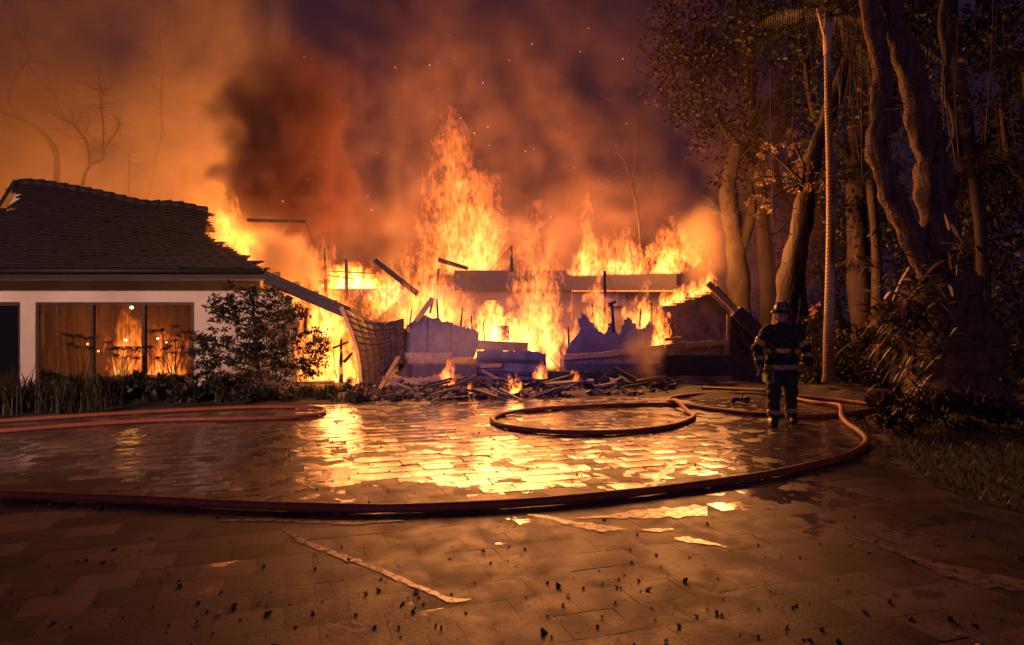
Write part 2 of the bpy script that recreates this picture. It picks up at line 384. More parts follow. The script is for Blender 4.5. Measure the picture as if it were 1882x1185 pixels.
# ------------------------------------------------------------------ flames
def flame_material():
    m = bpy.data.materials.new('flame'); m.use_nodes = True; nt = m.node_tree; nt.nodes.clear()
    out = nt.nodes.new('ShaderNodeOutputMaterial'); em = nt.nodes.new('ShaderNodeEmission')
    tc = nt.nodes.new('ShaderNodeTexCoord'); ge = nt.nodes.new('ShaderNodeNewGeometry'); oi = nt.nodes.new('ShaderNodeObjectInfo')
    x, y, z = split(nt, tc.outputs['Object']); wx, wy, wz = split(nt, ge.outputs['Position'])
    fs_ = split(nt, oi.outputs['Color'])[0]          # finer turbulence in small flames
    wx, wy, wz = wx * fs_, wy * fs_, wz * fs_
    seed = X_(nt, oi.outputs['Random']) * 40.0
    big = vec(nt, wx * 1.0 + seed, wy * 1.0, wz * 0.55)
    n1 = noise(nt, big, 1.5, 1.0, 0.5, 1.6)
    nm = noise(nt, vec(nt, wx - seed, wy, wz * 0.6), 3.6, 2.0, 0.55, 1.8)
    fine = vec(nt, wx * 1.0, wy * 0.6 + seed, wz * 0.42)
    n2 = noise(nt, fine, 6.5, 3.0, 0.62, 1.1)
    sway = (noise(nt, vec(nt, seed, 0.3, wz), 0.9, 1.0) - 0.5) * 1.1
    zz = z.clamp()
    prof = (1.0 - zz.pow(2.6)) * 0.74 + 0.26
    dx = (x + sway * zz) / prof; dy = y / prof
    r = (dx * dx + dy * dy).sqrt()
    d = 0.93 - r * 0.78 + (n1 - 0.5) * (zz * 1.5 + 1.3) + (nm - 0.5) * (zz * 0.7 + 1.5) + (n2 - 0.5) * 0.9 - zz * 0.28
    dens = d.step(0.30, 0.43) * z.step(-0.02, 0.05)
    n3 = noise(nt, vec(nt, wx + n1 * 0.5, wy, wz * 0.5 + seed), 15.0, 2.0, 0.6, 1.4)
    fil = n2.step(0.38, 0.64) * (n3.step(0.34, 0.60) * 0.8 + 0.2) * 1.3 + 0.035
    heat = X_(nt, oi.outputs['Alpha'])
    s = dens * fil * heat
    hot = (1.0 - zz * 0.75) * (d - 0.2).clamp() * (n3 * 0.8 + 0.6)
    nt.links.new(ramp(nt, hot.clamp(), [(0.0, (1.0, 0.14, 0.012)), (0.35, (1.0, 0.24, 0.03)), (0.7, (1.0, 0.46, 0.10)), (1.0, (1.0, 0.60, 0.24))]), em.inputs[0])
    nt.links.new((s * (1.25 - zz * 0.85)).s, em.inputs[1])
    nt.links.new(em.outputs[0], out.inputs['Volume'])
    m.cycles.volume_step_rate = 0.5
    return m
M_flame = flame_material()
def flame_mesh():
    b = MB(); n = 12; prof = [(0.0, 0.8), (0.06, 1.1), (0.3, 1.2), (0.55, 1.15), (0.78, 1.02), (0.93, 0.8), (1.03, 0.42)]
    vs = []; 
    for z, r in prof:
        for k in range(n):
            a = 2 * PI * k / n; vs.append((r * math.cos(a), r * math.sin(a), z))
    fs = [(i * n + k, i * n + (k + 1) % n, (i + 1) * n + (k + 1) % n, (i + 1) * n + k) for i in range(len(prof) - 1) for k in range(n)]
    fs += [tuple(range(n))[::-1], tuple((len(prof) - 1) * n + k for k in range(n))]
    b.add(vs, fs); me = b.mesh('flame'); me.materials.append(M_flame); return me
ME_flame = flame_mesh()
def flame(px0, px1, ytop, ybot, Y, heat, label, depth=None, tilt=0.0):
    x0, x1 = PX(px0, Y), PX(px1, Y); zb, zt = PZ(ybot, Y), PZ(ytop, Y)
    o = bpy.data.objects.new('flame', ME_flame); C.objects.link(o)
    w = (x1 - x0) / 2; dp = depth or max(0.25, min(w, 1.0) * 0.8)
    o.location = ((x0 + x1) / 2, Y, max(zb, 0.02)); o.scale = (w * 1.12, dp, zt - zb); o.rotation_euler = (0, tilt, 0)
    o.color = (max(1.0, min(4.0, 0.95 / max(0.05, (zt - zb)) ** 0.8)), 1, 1, 2.5 * heat / dp)
    return tag(o, label, 'flame', 'flames over the burning wing')

# ------------------------------------------------------------------ the standing wing of the house
M_wall = rough_mat('stucco', (0.52, 0.42, 0.32), (0.74, 0.62, 0.50), 1.1, (0.8, 0.95), 0.25, 60, obj=False)
M_tile = rough_mat('roof_tile', (0.014, 0.010, 0.010), (0.034, 0.023, 0.021), 3, (0.55, 0.8), 0.4, 40)
M_tile2 = rough_mat('lit_roof_tile', (0.035, 0.020, 0.017), (0.125, 0.066, 0.050), 4, (0.45, 0.75), 0.5, 40, obj=True)  # lighter copy of the roof tile, firelight put into the colour
M_char = rough_mat('charred_wood', (0.010, 0.008, 0.008), (0.055, 0.042, 0.038), 7, (0.6, 0.95), 0.9, 30)
M_wood = rough_mat('bare_wood', (0.20, 0.11, 0.05), (0.46, 0.28, 0.14), 5, (0.6, 0.85), 0.5, 30, (1, 1, 1))
M_fas = rough_mat('fascia_paint', (0.030, 0.023, 0.028), (0.065, 0.050, 0.056), 2, (0.5, 0.7), 0.2, 30)
M_slab = rough_mat('scorched_sheet', (0.018, 0.014, 0.018), (0.20, 0.155, 0.19), 2.2, (0.6, 0.85), 0.8, 14, (1, 1, 0.55), dist=0.8, bd=0.05)
M_slab2 = rough_mat('sooty_fascia', (0.022, 0.017, 0.022), (0.06, 0.045, 0.052), 1.4, (0.6, 0.85), 0.4, 14)
M_sooty = rough_mat('sooty_wall', (0.05, 0.035, 0.028), (0.22, 0.16, 0.12), 0.9, (0.8, 0.95), 0.3, 20, obj=False)
M_gut = rough_mat('gutter_paint', (0.010, 0.007, 0.008), (0.022, 0.016, 0.016), 2, (0.5, 0.7), 0.2, 30)
M_frame = rough_mat('window_frame', (0.035, 0.018, 0.012), (0.07, 0.035, 0.022), 6, (0.4, 0.6), 0.1, 40)
def glass_mat():
    m = bpy.data.materials.new('window_glass'); m.use_nodes = True; nt = m.node_tree; nt.nodes.clear()
    out = nt.nodes.new('ShaderNodeOutputMaterial'); mx = nt.nodes.new('ShaderNodeMixShader'); fr = nt.nodes.new('ShaderNodeFresnel'); fr.inputs[0].default_value = 1.5
    tr = nt.nodes.new('ShaderNodeBsdfTransparent'); gl = nt.nodes.new('ShaderNodeBsdfGlossy'); gl.inputs['Roughness'].default_value = 0.02
    df = nt.nodes.new('ShaderNodeBsdfDiffuse'); df.inputs[0].default_value = (0.20, 0.14, 0.09, 1); m2 = nt.nodes.new('ShaderNodeMixShader')
    tl = nt.nodes.new('ShaderNodeBsdfTranslucent'); tl.inputs[0].default_value = (0.4, 0.28, 0.16, 1); m3 = nt.nodes.new('ShaderNodeMixShader'); m3.inputs[0].default_value = 0.75
    g = nt.nodes.new('ShaderNodeNewGeometry'); x, y, z = split(nt, g.outputs['Position'])
    st = noise(nt, vec(nt, x * 9.0, y, z * 0.7), 1.6, 4, 0.65)      # soot streaks running down the panes
    k = st.step(0.42, 0.72) * 0.55 + 0.10
    tr.inputs[0].default_value = (0.85, 0.78, 0.7, 1)
    nt.links.new(df.outputs[0], m3.inputs[1]); nt.links.new(tl.outputs[0], m3.inputs[2])
    nt.links.new(k.s, m2.inputs[0]); nt.links.new(tr.outputs[0], m2.inputs[1]); nt.links.new(m3.outputs[0], m2.inputs[2])
    nt.links.new(fr.outputs[0], mx.inputs[0]); nt.links.new(m2.outputs[0], mx.inputs[1]); nt.links.new(gl.outputs[0], mx.inputs[2])
    nt.links.new(mx.outputs[0], out.inputs['Surface']); return m
M_glass = glass_mat()
YW = 15.8
house = thing('house', 'white house wing with sagging dark tiled roof and a lit picture window', 'house', (PX(220, YW), YW, 0))
def hb(name, b, mat, parent=house, kind=None, label=None):
    o = b.build(name, mat, parent)
    # children are kept in world coordinates of their thing
    root = parent
    while root.parent: root = root.parent
    o.matrix_parent_inverse = Matrix.Translation(-root.location) if parent is root else Matrix.Identity(4)
    if kind: o['kind'] = kind
    if label: o['label'] = label
    return o
xL, xD0, xD1, xW0, xW1, xR = PX(-260, YW), PX(-90, YW), PX(37, YW), PX(65, YW), PX(357, YW), PX(478, YW)
zW, zT = PZ(555, YW), 2.47
b = MB()
def wallbox(x0, x1, z0, z1, y0=YW, t=0.2): b.box(((x0 + x1) / 2, y0 + t / 2, (z0 + z1) / 2), (x1 - x0, t, z1 - z0))
wallbox(xL, xD0, 0, zW); wallbox(xD1, xW0, 0, zW); wallbox(xW1, xR, 0, zW); wallbox(xL, xR, zW, zT + 0.15)
b.prism([(xR, YW, 0), (PX(548, YW), YW, 0), (PX(540, YW), YW, PZ(640, YW)), (PX(552, YW), YW, PZ(592, YW)), (PX(530, YW), YW, PZ(548, YW)), (xR, YW, PZ(528, YW))], (0, 0.2, 0))
hb('wall', b, M_wall)
# room behind the window
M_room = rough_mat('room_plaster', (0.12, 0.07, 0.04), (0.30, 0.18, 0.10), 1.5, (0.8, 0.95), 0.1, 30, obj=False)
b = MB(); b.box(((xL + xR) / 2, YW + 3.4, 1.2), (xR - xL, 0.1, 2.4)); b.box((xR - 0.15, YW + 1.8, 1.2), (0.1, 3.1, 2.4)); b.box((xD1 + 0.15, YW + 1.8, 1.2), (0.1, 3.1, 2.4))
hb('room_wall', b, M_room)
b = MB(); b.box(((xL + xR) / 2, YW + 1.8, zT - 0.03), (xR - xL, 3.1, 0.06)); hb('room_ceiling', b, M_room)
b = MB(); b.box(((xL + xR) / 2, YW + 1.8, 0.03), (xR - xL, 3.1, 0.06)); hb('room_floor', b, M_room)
# picture window: frame, two mullions, three panes
win_b = MB(); fw = 0.07
win_b.box(((xW0 + xW1) / 2, YW + 0.06, zW - fw / 2), (xW1 - xW0 - 0.006, 0.12, fw)); win_b.box(((xW0 + xW1) / 2, YW + 0.06, 0.11), (xW1 - xW0 - 0.006, 0.12, 0.1))
for xx in (xW0 + fw / 2 + 0.003, xW1 - fw / 2 - 0.003, PX(168, YW), PX(263, YW)): win_b.box((xx, YW + 0.062, (zW - fw + 0.16) / 2), (fw, 0.11, zW - fw - 0.16))
window = hb('window', win_b, M_frame)
for x0, x1 in ((70, 164), (172, 259), (267, 352)):
    b = MB(); b.box(((PX(x0, YW) + PX(x1, YW)) / 2, YW + 0.07, (zW - fw + 0.16) / 2), (PX(x1, YW) - PX(x0, YW), 0.012, zW - fw - 0.17)); hb('pane', b, M_glass, window)
b = MB(); b.box(((xW0 + xW1) / 2, YW - 0.05, 0.03), (xW1 - xW0 + 0.1, 0.2, 0.06)); hb('sill', b, M_wall, window)
# dark sliding door at the far left
b = MB(); b.box(((xD0 + xD1) / 2, YW + 0.1, zW - 0.04), (xD1 - xD0, 0.1, 0.08)); b.box((xD1 - 0.04, YW + 0.1, zW / 2 - 0.04), (0.08, 0.1, zW - 0.08)); b.box(((xD0 + xD1) / 2, YW + 0.1, zW / 2), (0.08, 0.1, zW - 0.16))
door = hb('sliding_door', b, M_frame)
M_dark = material('door_glass', (0.008, 0.008, 0.014), 0.08)
b = MB(); b.box(((xD0 + xD1) / 2, YW + 0.13, zW / 2), (xD1 - xD0 - 0.1, 0.02, zW - 0.1)); hb('pane', b, M_dark, door)
# lamps seen inside
M_bulb = material('bulb', (1, 0.9, 0.75), 0.4, emit=(1.0, 0.85, 0.6), es=5.0)
M_bulb2 = material('amber_bulb', (1, 0.5, 0.2), 0.4, emit=(1.0, 0.45, 0.15), es=5.0)
for (px, py, yy, r, m, lb) in ((242, 565, 17.4, 0.075, M_bulb, 'flat ceiling lamp glowing at the top of the middle pane'), (231, 625, 18.2, 0.06, M_bulb, 'white lamp globe in front of the fire in the middle pane'), (290, 622, 18.0, 0.055, M_bulb, 'small white lamp globe in the right pane'),
                               (306, 629, 18.3, 0.035, M_bulb, 'tiny white lamp globe at the right of the right pane'), (122, 656, 17.2, 0.05, M_bulb2, 'amber lamp low in the left pane'), (181, 645, 17.4, 0.05, M_bulb2, 'amber lamp just right of the first mullion'), (161, 632, 17.6, 0.045, M_bulb2, 'amber lamp just left of the first mullion')):
    p = P(px, py, yy); r *= 0.6; b = MB(); b.tube([p + Vector((0, 0, -r)), p + Vector((0, 0, -r * 0.7)), p, p + Vector((0, 0, r * 0.7)), p + Vector((0, 0, r))], [r * 0.1, r * 0.75, r * 1.15, r * 0.75, r * 0.1], 12)
    root = thing('lamp', lb, 'lamp', p)
    hb('bulb', b, m, root)
    top = 2.40
    b = MB(); b.tube([p + Vector((0, 0, r)), Vector((p.x, p.y, top))], 0.006, 6); b.box((p.x, p.y, top), (0.1, 0.1, 0.03)); hb('rod', b, M_frame, root)
lamp('flame_light', 'POINT', P(235, 610, 18.4), 24, (1.0, 0.42, 0.08), 0.25)
flame(200, 262, 560, 690, 18.6, 1.0, 'flame burning inside the room behind the middle pane', 0.35)
flame(255, 345, 600, 700, 18.7, 1.1, 'low flame inside the room behind the right pane', 0.3)

# roof of the standing wing: battens deck, tiles laid in rows, ridge caps
EY, RY, EZ = 14.9, 20.0, 2.70
RX = [(-60, 330), (30, 337), (80, 340), (150, 352), (200, 362), (265, 378), (325, 378), (390, 393), (420, 402)]
ridx = [PX(a, RY) for a, _ in RX]; ridz = [PZ(c, RY) for _, c in RX]
def roof(X, t, lift=0.0):
    zr = interp(X, ridx, ridz)
    sag = -0.16 * math.sin(PI * t) * (0.6 + 0.4 * math.sin(X * 0.8))
    return Vector((X, lerp(EY, RY, t), lerp(EZ, zr, t) + sag + lift))
def burnt(px, py):
    lim = np.interp(py, [380, 392, 437, 455, 478, 488, 520], [378, 386, 391, 428, 470, 486, 490])
    return px > lim + rnd.uniform(-1.8, 1.8)
def cut_left(px, py): return py < 392 and px < (392 - py) * 30 / 55 - 2
HOLE = [(10, 386), (22, 387), (40, 367), (33, 363), (46, 350), (28, 345)]
NR, TW = 24, 0.30
def tile_mesh(b, p, ex, ey, en, w, l):
    """one interlocking tile: a shallow S across its width, thick front edge"""
    prof = [(-0.5, 0.0), (-0.3, 0.007), (-0.05, 0.010), (0.2, 0.004), (0.5, 0.001)]
    vs = []
    for (v, lift) in ((-0.06, 0.036), (1.12, 0.004)):
        for (u, h) in prof: vs.append(p + ex * (u * w) + ey * (v * l) + en * (h + lift))
    for (u, h) in prof: vs.append(p + ex * (u * w) + ey * (-0.06 * l) + en * (h + 0.004))
    n = 5; fs = [(i, i + 1, n + i + 1, n + i) for i in range(n - 1)] + [(2 * n + i, 2 * n + i + 1, i + 1, i) for i in range(n - 1)]
    b.add(vs, fs)
far, singles = MB(), []
for r_ in range(NR):
    t0, t1 = r_ / NR, (r_ + 1) / NR
    for k in range(-64, 6):
        X = -5.35 + (k + (0.5 if r_ % 2 else 0)) * TW
        p = roof(X, t0); q = roof(X, t1); e = roof(X + 0.1, t0) - roof(X - 0.1, t0)
        px, py = pix(roof(X, (t0 + t1) / 2))
        if px < -60 or px > 500 or burnt(px, py) or cut_left(px, py) or inside(px, py, HOLE): continue
        ex = e.normalized(); ey = (q - p); l = ey.length; ey.normalize(); en = ex.cross(ey).normalized()
        p = p + en * rnd.uniform(-0.006, 0.010); ey = (ey + ex * rnd.gauss(0, 0.012)).normalized()
        singles.append((r_, px, p, ex, ey, en, l))
near_t = [s for s in singles if s[1] > -10][:300]
ids = {id(s) for s in near_t}
for s in singles:
    if id(s) in ids:
        b = MB(); tile_mesh(b, Vector((0, 0, 0)), s[3], s[4], s[5], TW * 1.03, s[6]); o = link('roof_tile', b.mesh('roof_tile'), house, M_tile); o.location = s[2] - house.location
    else: tile_mesh(far, s[2], s[3], s[4], s[5], TW * 1.03, s[6])
hb('roof_tiles', far, M_tile, kind='stuff')
b = MB()   # deck under the tiles, broken off along the burnt edge
for r_ in range(NR):
    for k in range(-36, 4):
        X0, X1 = -5.35 + k * 0.5, -5.35 + (k + 1) * 0.5; t0, t1 = r_ / NR, (r_ + 1) / NR
        c = pix(roof((X0 + X1) / 2, (t0 + t1) / 2))
        if burnt(c[0] + 12, c[1]) or cut_left(c[0] - 6, c[1]) or inside(c[0], c[1], HOLE): continue
        q = [roof(X0, t0, -0.03), roof(X1, t0, -0.03), roof(X1, t1, -0.03), roof(X0, t1, -0.03)]
        b.prism(q, (0, 0, -0.05))
hb('roof_deck', b, M_char)
# ridge caps
for i in range(30):
    X0 = ridx[1] + 0.1 + i * 0.34; X1 = X0 + 0.37
    if X1 > PX(388, RY): break
    a, c = roof(X0, 1.0, 0.02), roof(X1, 1.0, 0.055)
    b = MB(); b.tube([a, c], [0.115, 0.13], 10); hb('ridge_tile', b, M_tile)
# barge board closing the left end of the ridge
b = MB(); b.bar(P(-6, 395, 19.0), P(31, 336, 20.0), 0.12, 0.22); hb('barge_board', b, M_frame)
b = MB(); b.prism([P(10, 386, 20.6), P(22, 388, 20.6), P(46, 366, 20.6), P(50, 346, 20.6), P(30, 342, 20.6)], (0, 0.05, 0)); hb('gable_board', b, M_wall)
# eave: gutter, fascia and soffit
xE = PX(488, EY)
b = MB(); b.box(((xL + xE) / 2, EY - 0.015, 2.565), (xE - xL, 0.03, 0.21)); hb('fascia', b, M_gut)
b = MB(); b.tube([(xL, EY - 0.085, 2.63), (xE - 0.02, EY - 0.085, 2.63)], 0.06, 12); hb('gutter', b, M_gut)
b = MB(); b.box(((xL + xE) / 2, (EY + YW) / 2, 2.475), (xE - xL, YW - EY - 0.01, 0.02)); hb('soffit', b, M_wall)
# sagging eave beam, broken away from the wall
a, c = P(488, 518, 14.9), P(640, 583, 15.5)
for (dz, dy, w, h, nm, mt) in ((0.10, 0.0, 0.05, 0.27, 'fascia', M_fas), (0.20, -0.08, 0.10, 0.09, 'gutter', M_fas), (0.02, 0.25, 0.36, 0.04, 'soffit', M_wood)):
    b = MB(); o_ = Vector((0, dy, dz)); b.bar(a + o_, c + o_, w, h); hb(nm, b, mt, label='sagging broken %s at the burnt end' % nm)
for i in range(5):
    t = i / 4; q = a.lerp(c, t); b = MB(); b.bar(q + Vector((0.02, 0.05, 0.12)), q + Vector((-0.15, 1.3, 0.25 - 0.1 * t)), 0.07, 0.12); hb('rafter', b, M_char)
# the sheet of tiles hanging from the broken eave
def hang(u, v):
    tl, tr, br, bl = P(631, 566, 15.3), P(742, 585, 16.6), P(738, 668, 15.7), P(668, 722, 14.9)
    p = tl.lerp(tr, u).lerp(bl.lerp(br, u), v)
    p += Vector((0.10 * math.sin(PI * v) * (1 - u) - 0.05 * math.sin(PI * u), 0.22 * math.sin(PI * u) * 1.2 + 0.10 * math.sin(PI * v), -0.20 * math.sin(PI * u) * (1 - v)))
    return p
NU, NV = 7, 12
hang_root = house
for i in range(NU):
    for j in range(NV):
        u0, u1, v0, v1 = i / NU, (i + 1) / NU, j / NV, (j + 1) / NV
        if j == 0 and rnd.random() < 0.25: continue
        q = [hang(u0 + 0.006, v1), hang(u1 - 0.006, v1), hang(u1 - 0.006, v0), hang(u0 + 0.006, v0)]
        n = (q[1] - q[0]).cross(q[3] - q[0]).normalized()
        if n.y > 0: n = -n
        q = [q[0] + n * 0.030, q[1] + n * 0.030, q[2] + n * 0.006, q[3] + n * 0.006]; jj = n * rnd.uniform(-0.01, 0.012)
        m1, m2 = (q[0] + q[1]) / 2 + n * 0.016, (q[2] + q[3]) / 2 + n * 0.016
        b = MB(); vs = [q[0] + jj, m1 + jj, q[1] + jj, q[2] + jj, m2 + jj, q[3] + jj]; vs += [w - n * 0.022 for w in vs]
        b.add(vs, [(0, 1, 4, 5), (1, 2, 3, 4), (6, 7, 1, 0), (7, 8, 2, 1), (8, 9, 3, 2), (11, 6, 0, 5), (9, 10, 4, 3), (10, 11, 5, 4), (6, 11, 10, 7), (7, 10, 9, 8)])
        hb('hanging_tile', b, M_tile2)
b = MB(); b.sheet([[hang(i / 10, j / 12) + Vector((0, 0.03, 0)) for i in range(11)] for j in range(13)], 0.02, (0, -1, 0)); hb('hanging_underlay', b, M_char)
b = MB()
for j in range(12): b.bar(hang(-0.02, j / 12) + Vector((-0.02, 0.02, 0)), hang(-0.02, (j + 1) / 12) + Vector((-0.02, 0.02, 0)), 0.07, 0.16, (0, 1, 0), 0.006)
hb('barge_board', b, M_wood)

# ------------------------------------------------------------------ the collapsed wing
wreck = thing('burnt_house', 'collapsed burning house wing with fallen roof slabs and a standing rear fascia', 'house', (0.5, 17.5, 0))
def wb_(name, b, mat, kind=None, label=None): return hb(name, b, mat, wreck, kind, label)
YR = 21.4
b = MB(); b.box(((PX(545, YR) + PX(1245, YR)) / 2, YR + 0.1, 1.32), (PX(1245, YR) - PX(545, YR), 0.2, 2.64)); wb_('rear_wall', b, M_sooty)
zt, zb = PZ(497, 21.0), PZ(533, 21.0)
b = MB(); b.box(((PX(835, 21) + PX(1243, 21)) / 2, 21.0, (zt + zb) / 2), (PX(1243, 21) - PX(835, 21), 0.06, zt - zb)); wb_('fascia', b, M_slab2, label='broad flat fascia of the rear wing')
b = MB(); b.box(((PX(1050, 21) + PX(1243, 21)) / 2, 20.94, zb - 0.03), (PX(1243, 21) - PX(1050, 21), 0.08, 0.05)); wb_('gutter', b, M_wood)
b = MB(); b.box(((PX(835, 21) + PX(1243, 21)) / 2, 23.0, zt - 0.1), (PX(1243, 21) - PX(835, 21), 3.9, 0.16)); wb_('flat_roof', b, M_char)
b = MB(); b.box((PX(1238, 21.2), 21.2, 1.3), (0.14, 0.14, 2.55)); wb_('corner_post', b, M_wood)
for (x0, x1, y0, y1, yy) in ((638, 690, 521, 553, 19.9), (722, 752, 520, 556, 19.9), (916, 936, 598, 626, 17.2), (1092, 1150, 538, 562, 21.28)):
    b = MB(); p0, p1 = P(x0, y1, yy), P(x1, y0, yy); b.box(((p0.x + p1.x) / 2, yy, (p0.z + p1.z) / 2), (p1.x - p0.x, 0.06, p1.z - p0.z), None, 0.01); wb_('dark_panel', b, M_slab)  # flat dark panels used in place of openings
# fallen roof panel in front
def patch(name, poly, Yf, mat, th=0.06, kind=None, label=None):
    """poly of (px,py); Yf(py) gives the depth of the leaning plane"""
    pts = [P(x, y, Yf(y)) for x, y in poly]
    if (pts[1] - pts[0]).cross(pts[2] - pts[0]).length == 0: pass
    b = MB(); b.prism(pts, (0, th, 0)); o = wb_(name, b, mat, kind, label)
    bmx = __import__('bmesh'); bm = bmx.new(); bm.from_mesh(o.data); bmx.ops.recalc_face_normals(bm, faces=bm.faces); bmx.ops.triangulate(bm, faces=[f for f in bm.faces if len(f.verts) > 4]); bm.to_mesh(o.data); bm.free()
    return o
def jag(poly, amp=2.2, seg=5.0, y_below=660):
    out = []
    for i, a in enumerate(poly):
        c = poly[(i + 1) % len(poly)]; out.append(a)
        if a[1] > y_below or c[1] > y_below: continue
        n = int(math.hypot(c[0] - a[0], c[1] - a[1]) / seg)
        for k in range(1, n): out.append((lerp(a[0], c[0], k / n) + rnd.uniform(-amp, amp), lerp(a[1], c[1], k / n) + rnd.uniform(-amp, amp)))
    return out
def ragged(a, c, n, amp):
    return [(lerp(a[0], c[0], i / n) + rnd.uniform(-2, 2), lerp(a[1], c[1], i / n) + (rnd.uniform(-amp, amp) if 0 < i < n else 0)) for i in range(n + 1)]
lean = lambda y: np.interp(y, [570, 660], [17.3, 16.2])
patch('fallen_roof_panel', [(733, 658), (731, 612)] + ragged((738, 606), (772, 580), 14, 2.2) + ragged((778, 579), (872, 606), 30, 2.6) + [(880, 612), (879, 632), (872, 656)], lean, M_slab, 0.05, label='broad smooth fallen roof panel')
# seams, battens and charred studs showing on the panel
for (a, c, w_) in (((748, 600), (746, 652), 0.03), ((786, 584), (785, 654), 0.03), ((829, 592), (828, 654), 0.03)):
    b = MB(); b.bar(P(a[0], a[1], float(lean(a[1])) - 0.02), P(c[0], c[1], float(lean(c[1])) - 0.02), w_, 0.02, (0, 1, 0), 0.004); wb_('panel_batten', b, M_slab2)
for (a, c, yy) in (((752, 600), (757, 568), 17.35), ((806, 585), (803, 548), 17.5), ((846, 600), (850, 566), 17.4), ((868, 606), (866, 580), 17.4), ((1046, 640), (1044, 600), 17.0), ((1090, 596), (1089, 560), 17.3), ((1175, 602), (1178, 566), 17.3), ((1198, 594), (1197, 556), 17.3), ((1240, 556), (1243, 528), 17.5), ((1330, 566), (1331, 545), 17.3)):
    b = MB(); b.bar(P(a[0], a[1] + 14, yy), P(c[0], c[1], yy), 0.06, 0.09, (0, 1, 0), 0.012, 0.025, 0.04); wb_('charred_stud', b, M_char)
# tiers of narrow boards below it
def tier(x0, x1, y0, y1, Y, mat, step=5.5):
    b = MB(); x = x0
    while x < x1:
        w = step * rnd.uniform(0.7, 1.2); j = rnd.uniform(-1.0, 1.0); p0, p1 = P(x, y1 + j, Y), P(x + w * 0.97, y0 + j * 0.6, Y)
        b.box(((p0.x + p1.x) / 2, Y + rnd.uniform(-0.015, 0.015), (p0.z + p1.z) / 2), (p1.x - p0.x, 0.025, max(p1.z - p0.z, 0.03)), Matrix.Rotation(rnd.uniform(-0.05, 0.05), 3, 'Y')); x += w
    return wb_('board_strip', b, mat, 'stuff')
tier(735, 830, 648, 669, 16.15, M_wood); tier(732, 872, 668, 692, 15.95, M_tile2); tier(718, 800, 694, 716, 15.55, M_wood); tier(795, 842, 688, 712, 15.5, M_wood, 12); tier(838, 905, 696, 724, 15.3, M_tile2)
for (x0, y0, x1, y1, h, yy, m) in ((878, 634, 970, 638, 17, 16.6, M_wood), (876, 661, 1001, 664, 5, 16.16, M_slab2), (874, 684, 1002, 687, 6, 16.1, M_slab2), (884, 672, 922, 671, 8, 16.16, M_wood), (1000, 690, 1215, 692, 16, 16.0, M_char)):
    b = MB(); b.bar(P(x0, y0, yy), P(x1, y1, yy), 0.10, h / FPX * yy, (0, 0, 1), 0.01); wb_('fallen_board', b, m)
patch('low_wall', jag([(872, 716), (870, 690), (876, 645), (905, 642), (940, 645), (972, 644), (1003, 650), (1006, 716)], 1.5, 6, 700), lambda y: 16.3, M_slab, 0.1)
# crumpled roofing sheets and hanging wires
for i in range(16):
    px, py = rnd.uniform(705, 1230), rnd.uniform(694, 718); g = G(px, 722); c = P(px, py, g.y + rnd.uniform(0.3, 1.3)); c.z = max(c.z, 0.08); s_ = rnd.uniform(0.14, 0.34); a_ = rnd.uniform(0, 6.3); tl = rnd.uniform(-0.7, 0.7)
    M = Euler((tl, rnd.uniform(-.4, .4), a_)).to_matrix(); rows = [[M @ Vector(((u - 2) * s_ * .5, (v - 1.5) * s_ * .45, rnd.uniform(-0.2, 0.2) * s_)) for u in range(5)] for v in range(4)]
    b = MB(); b.sheet(rows, 0.006, M @ Vector((0, 0, 1))); tag(b.build('roofing_sheet', rnd.choice((M_slab2, M_slab, M_tile2)), None, None), 'crumpled sheet of roofing lying in the heap before the burnt wing', 'roofing sheet', 'crumpled roofing sheets in the heap').location = (c.x, c.y, c.z)
for (a, m_, c, yy) in (((562, 407), (590, 470), (640, 478), 18.6), ((1112, 500), (1140, 545), (1180, 534), 17.6), ((806, 492), (850, 540), (938, 455), 18.7), ((1008, 655), (1060, 700), (1130, 690), 16.1), ((612, 640), (618, 690), (632, 706), 16.0), ((1345, 582), (1352, 650), (1375, 700), 16.2)):
    b = MB(); b.tube(smooth_path([P(a[0], a[1], yy), P(m_[0], m_[1], yy - .05), P(c[0], c[1], yy)], 8), 0.009, 5); wb_('hanging_wire', b, M_char)
# fallen slabs on the right
l2 = lambda y: np.interp(y, [540, 700], [17.4, 16.4])
patch('fallen_slab', jag([(1036, 700), (1036, 662), (1041, 643), (1050, 628), (1060, 616), (1066, 600), (1063, 584), (1072, 571), (1080, 577), (1084, 590), (1093, 598), (1101, 609), (1109, 613), (1117, 606), (1119, 594), (1127, 592), (1132, 604), (1137, 615), (1141, 606), (1147, 592), (1153, 582), (1162, 589), (1170, 600), (1180, 604), (1189, 596), (1196, 590), (1204, 602), (1212, 616), (1212, 700)], 3.4, 3.0), l2, M_slab, 0.07, label='fallen roof slab with a charred jagged top')
patch('fallen_slab', jag([(1213, 706), (1213, 566), (1235, 556), (1262, 551), (1285, 546), (1304, 540), (1322, 557), (1342, 577), (1345, 705)], 1.2, 5, 562), l2, M_slab, 0.07, label='dark smooth slab standing at the right end')
patch('side_roof', [(1344, 706), (1343, 580), (1370, 602), (1394, 624), (1402, 706)], lambda y: np.interp(y, [580, 706], [16.9, 16.5]), M_char, 0.07)
xs = [1035, 1083, 1128, 1176, 1222, 1262, 1300, 1338]
for i in range(7):
    x0, x1 = xs[i], xs[i + 1]; f = lambda x: 656 - (x - 1035) * 27 / 303 + 2.5 * math.sin((x - 1035) / 48)
    b = MB(); b.bar(P(x0 + 0.7, f(x0) + rnd.uniform(-1, 1), 16.25), P(x1 - 0.7, f(x1) + rnd.uniform(-1, 1), 16.25), 0.06, 0.125, (0, 0, 1), 0.006); wb_('fascia_board', b, M_wood)
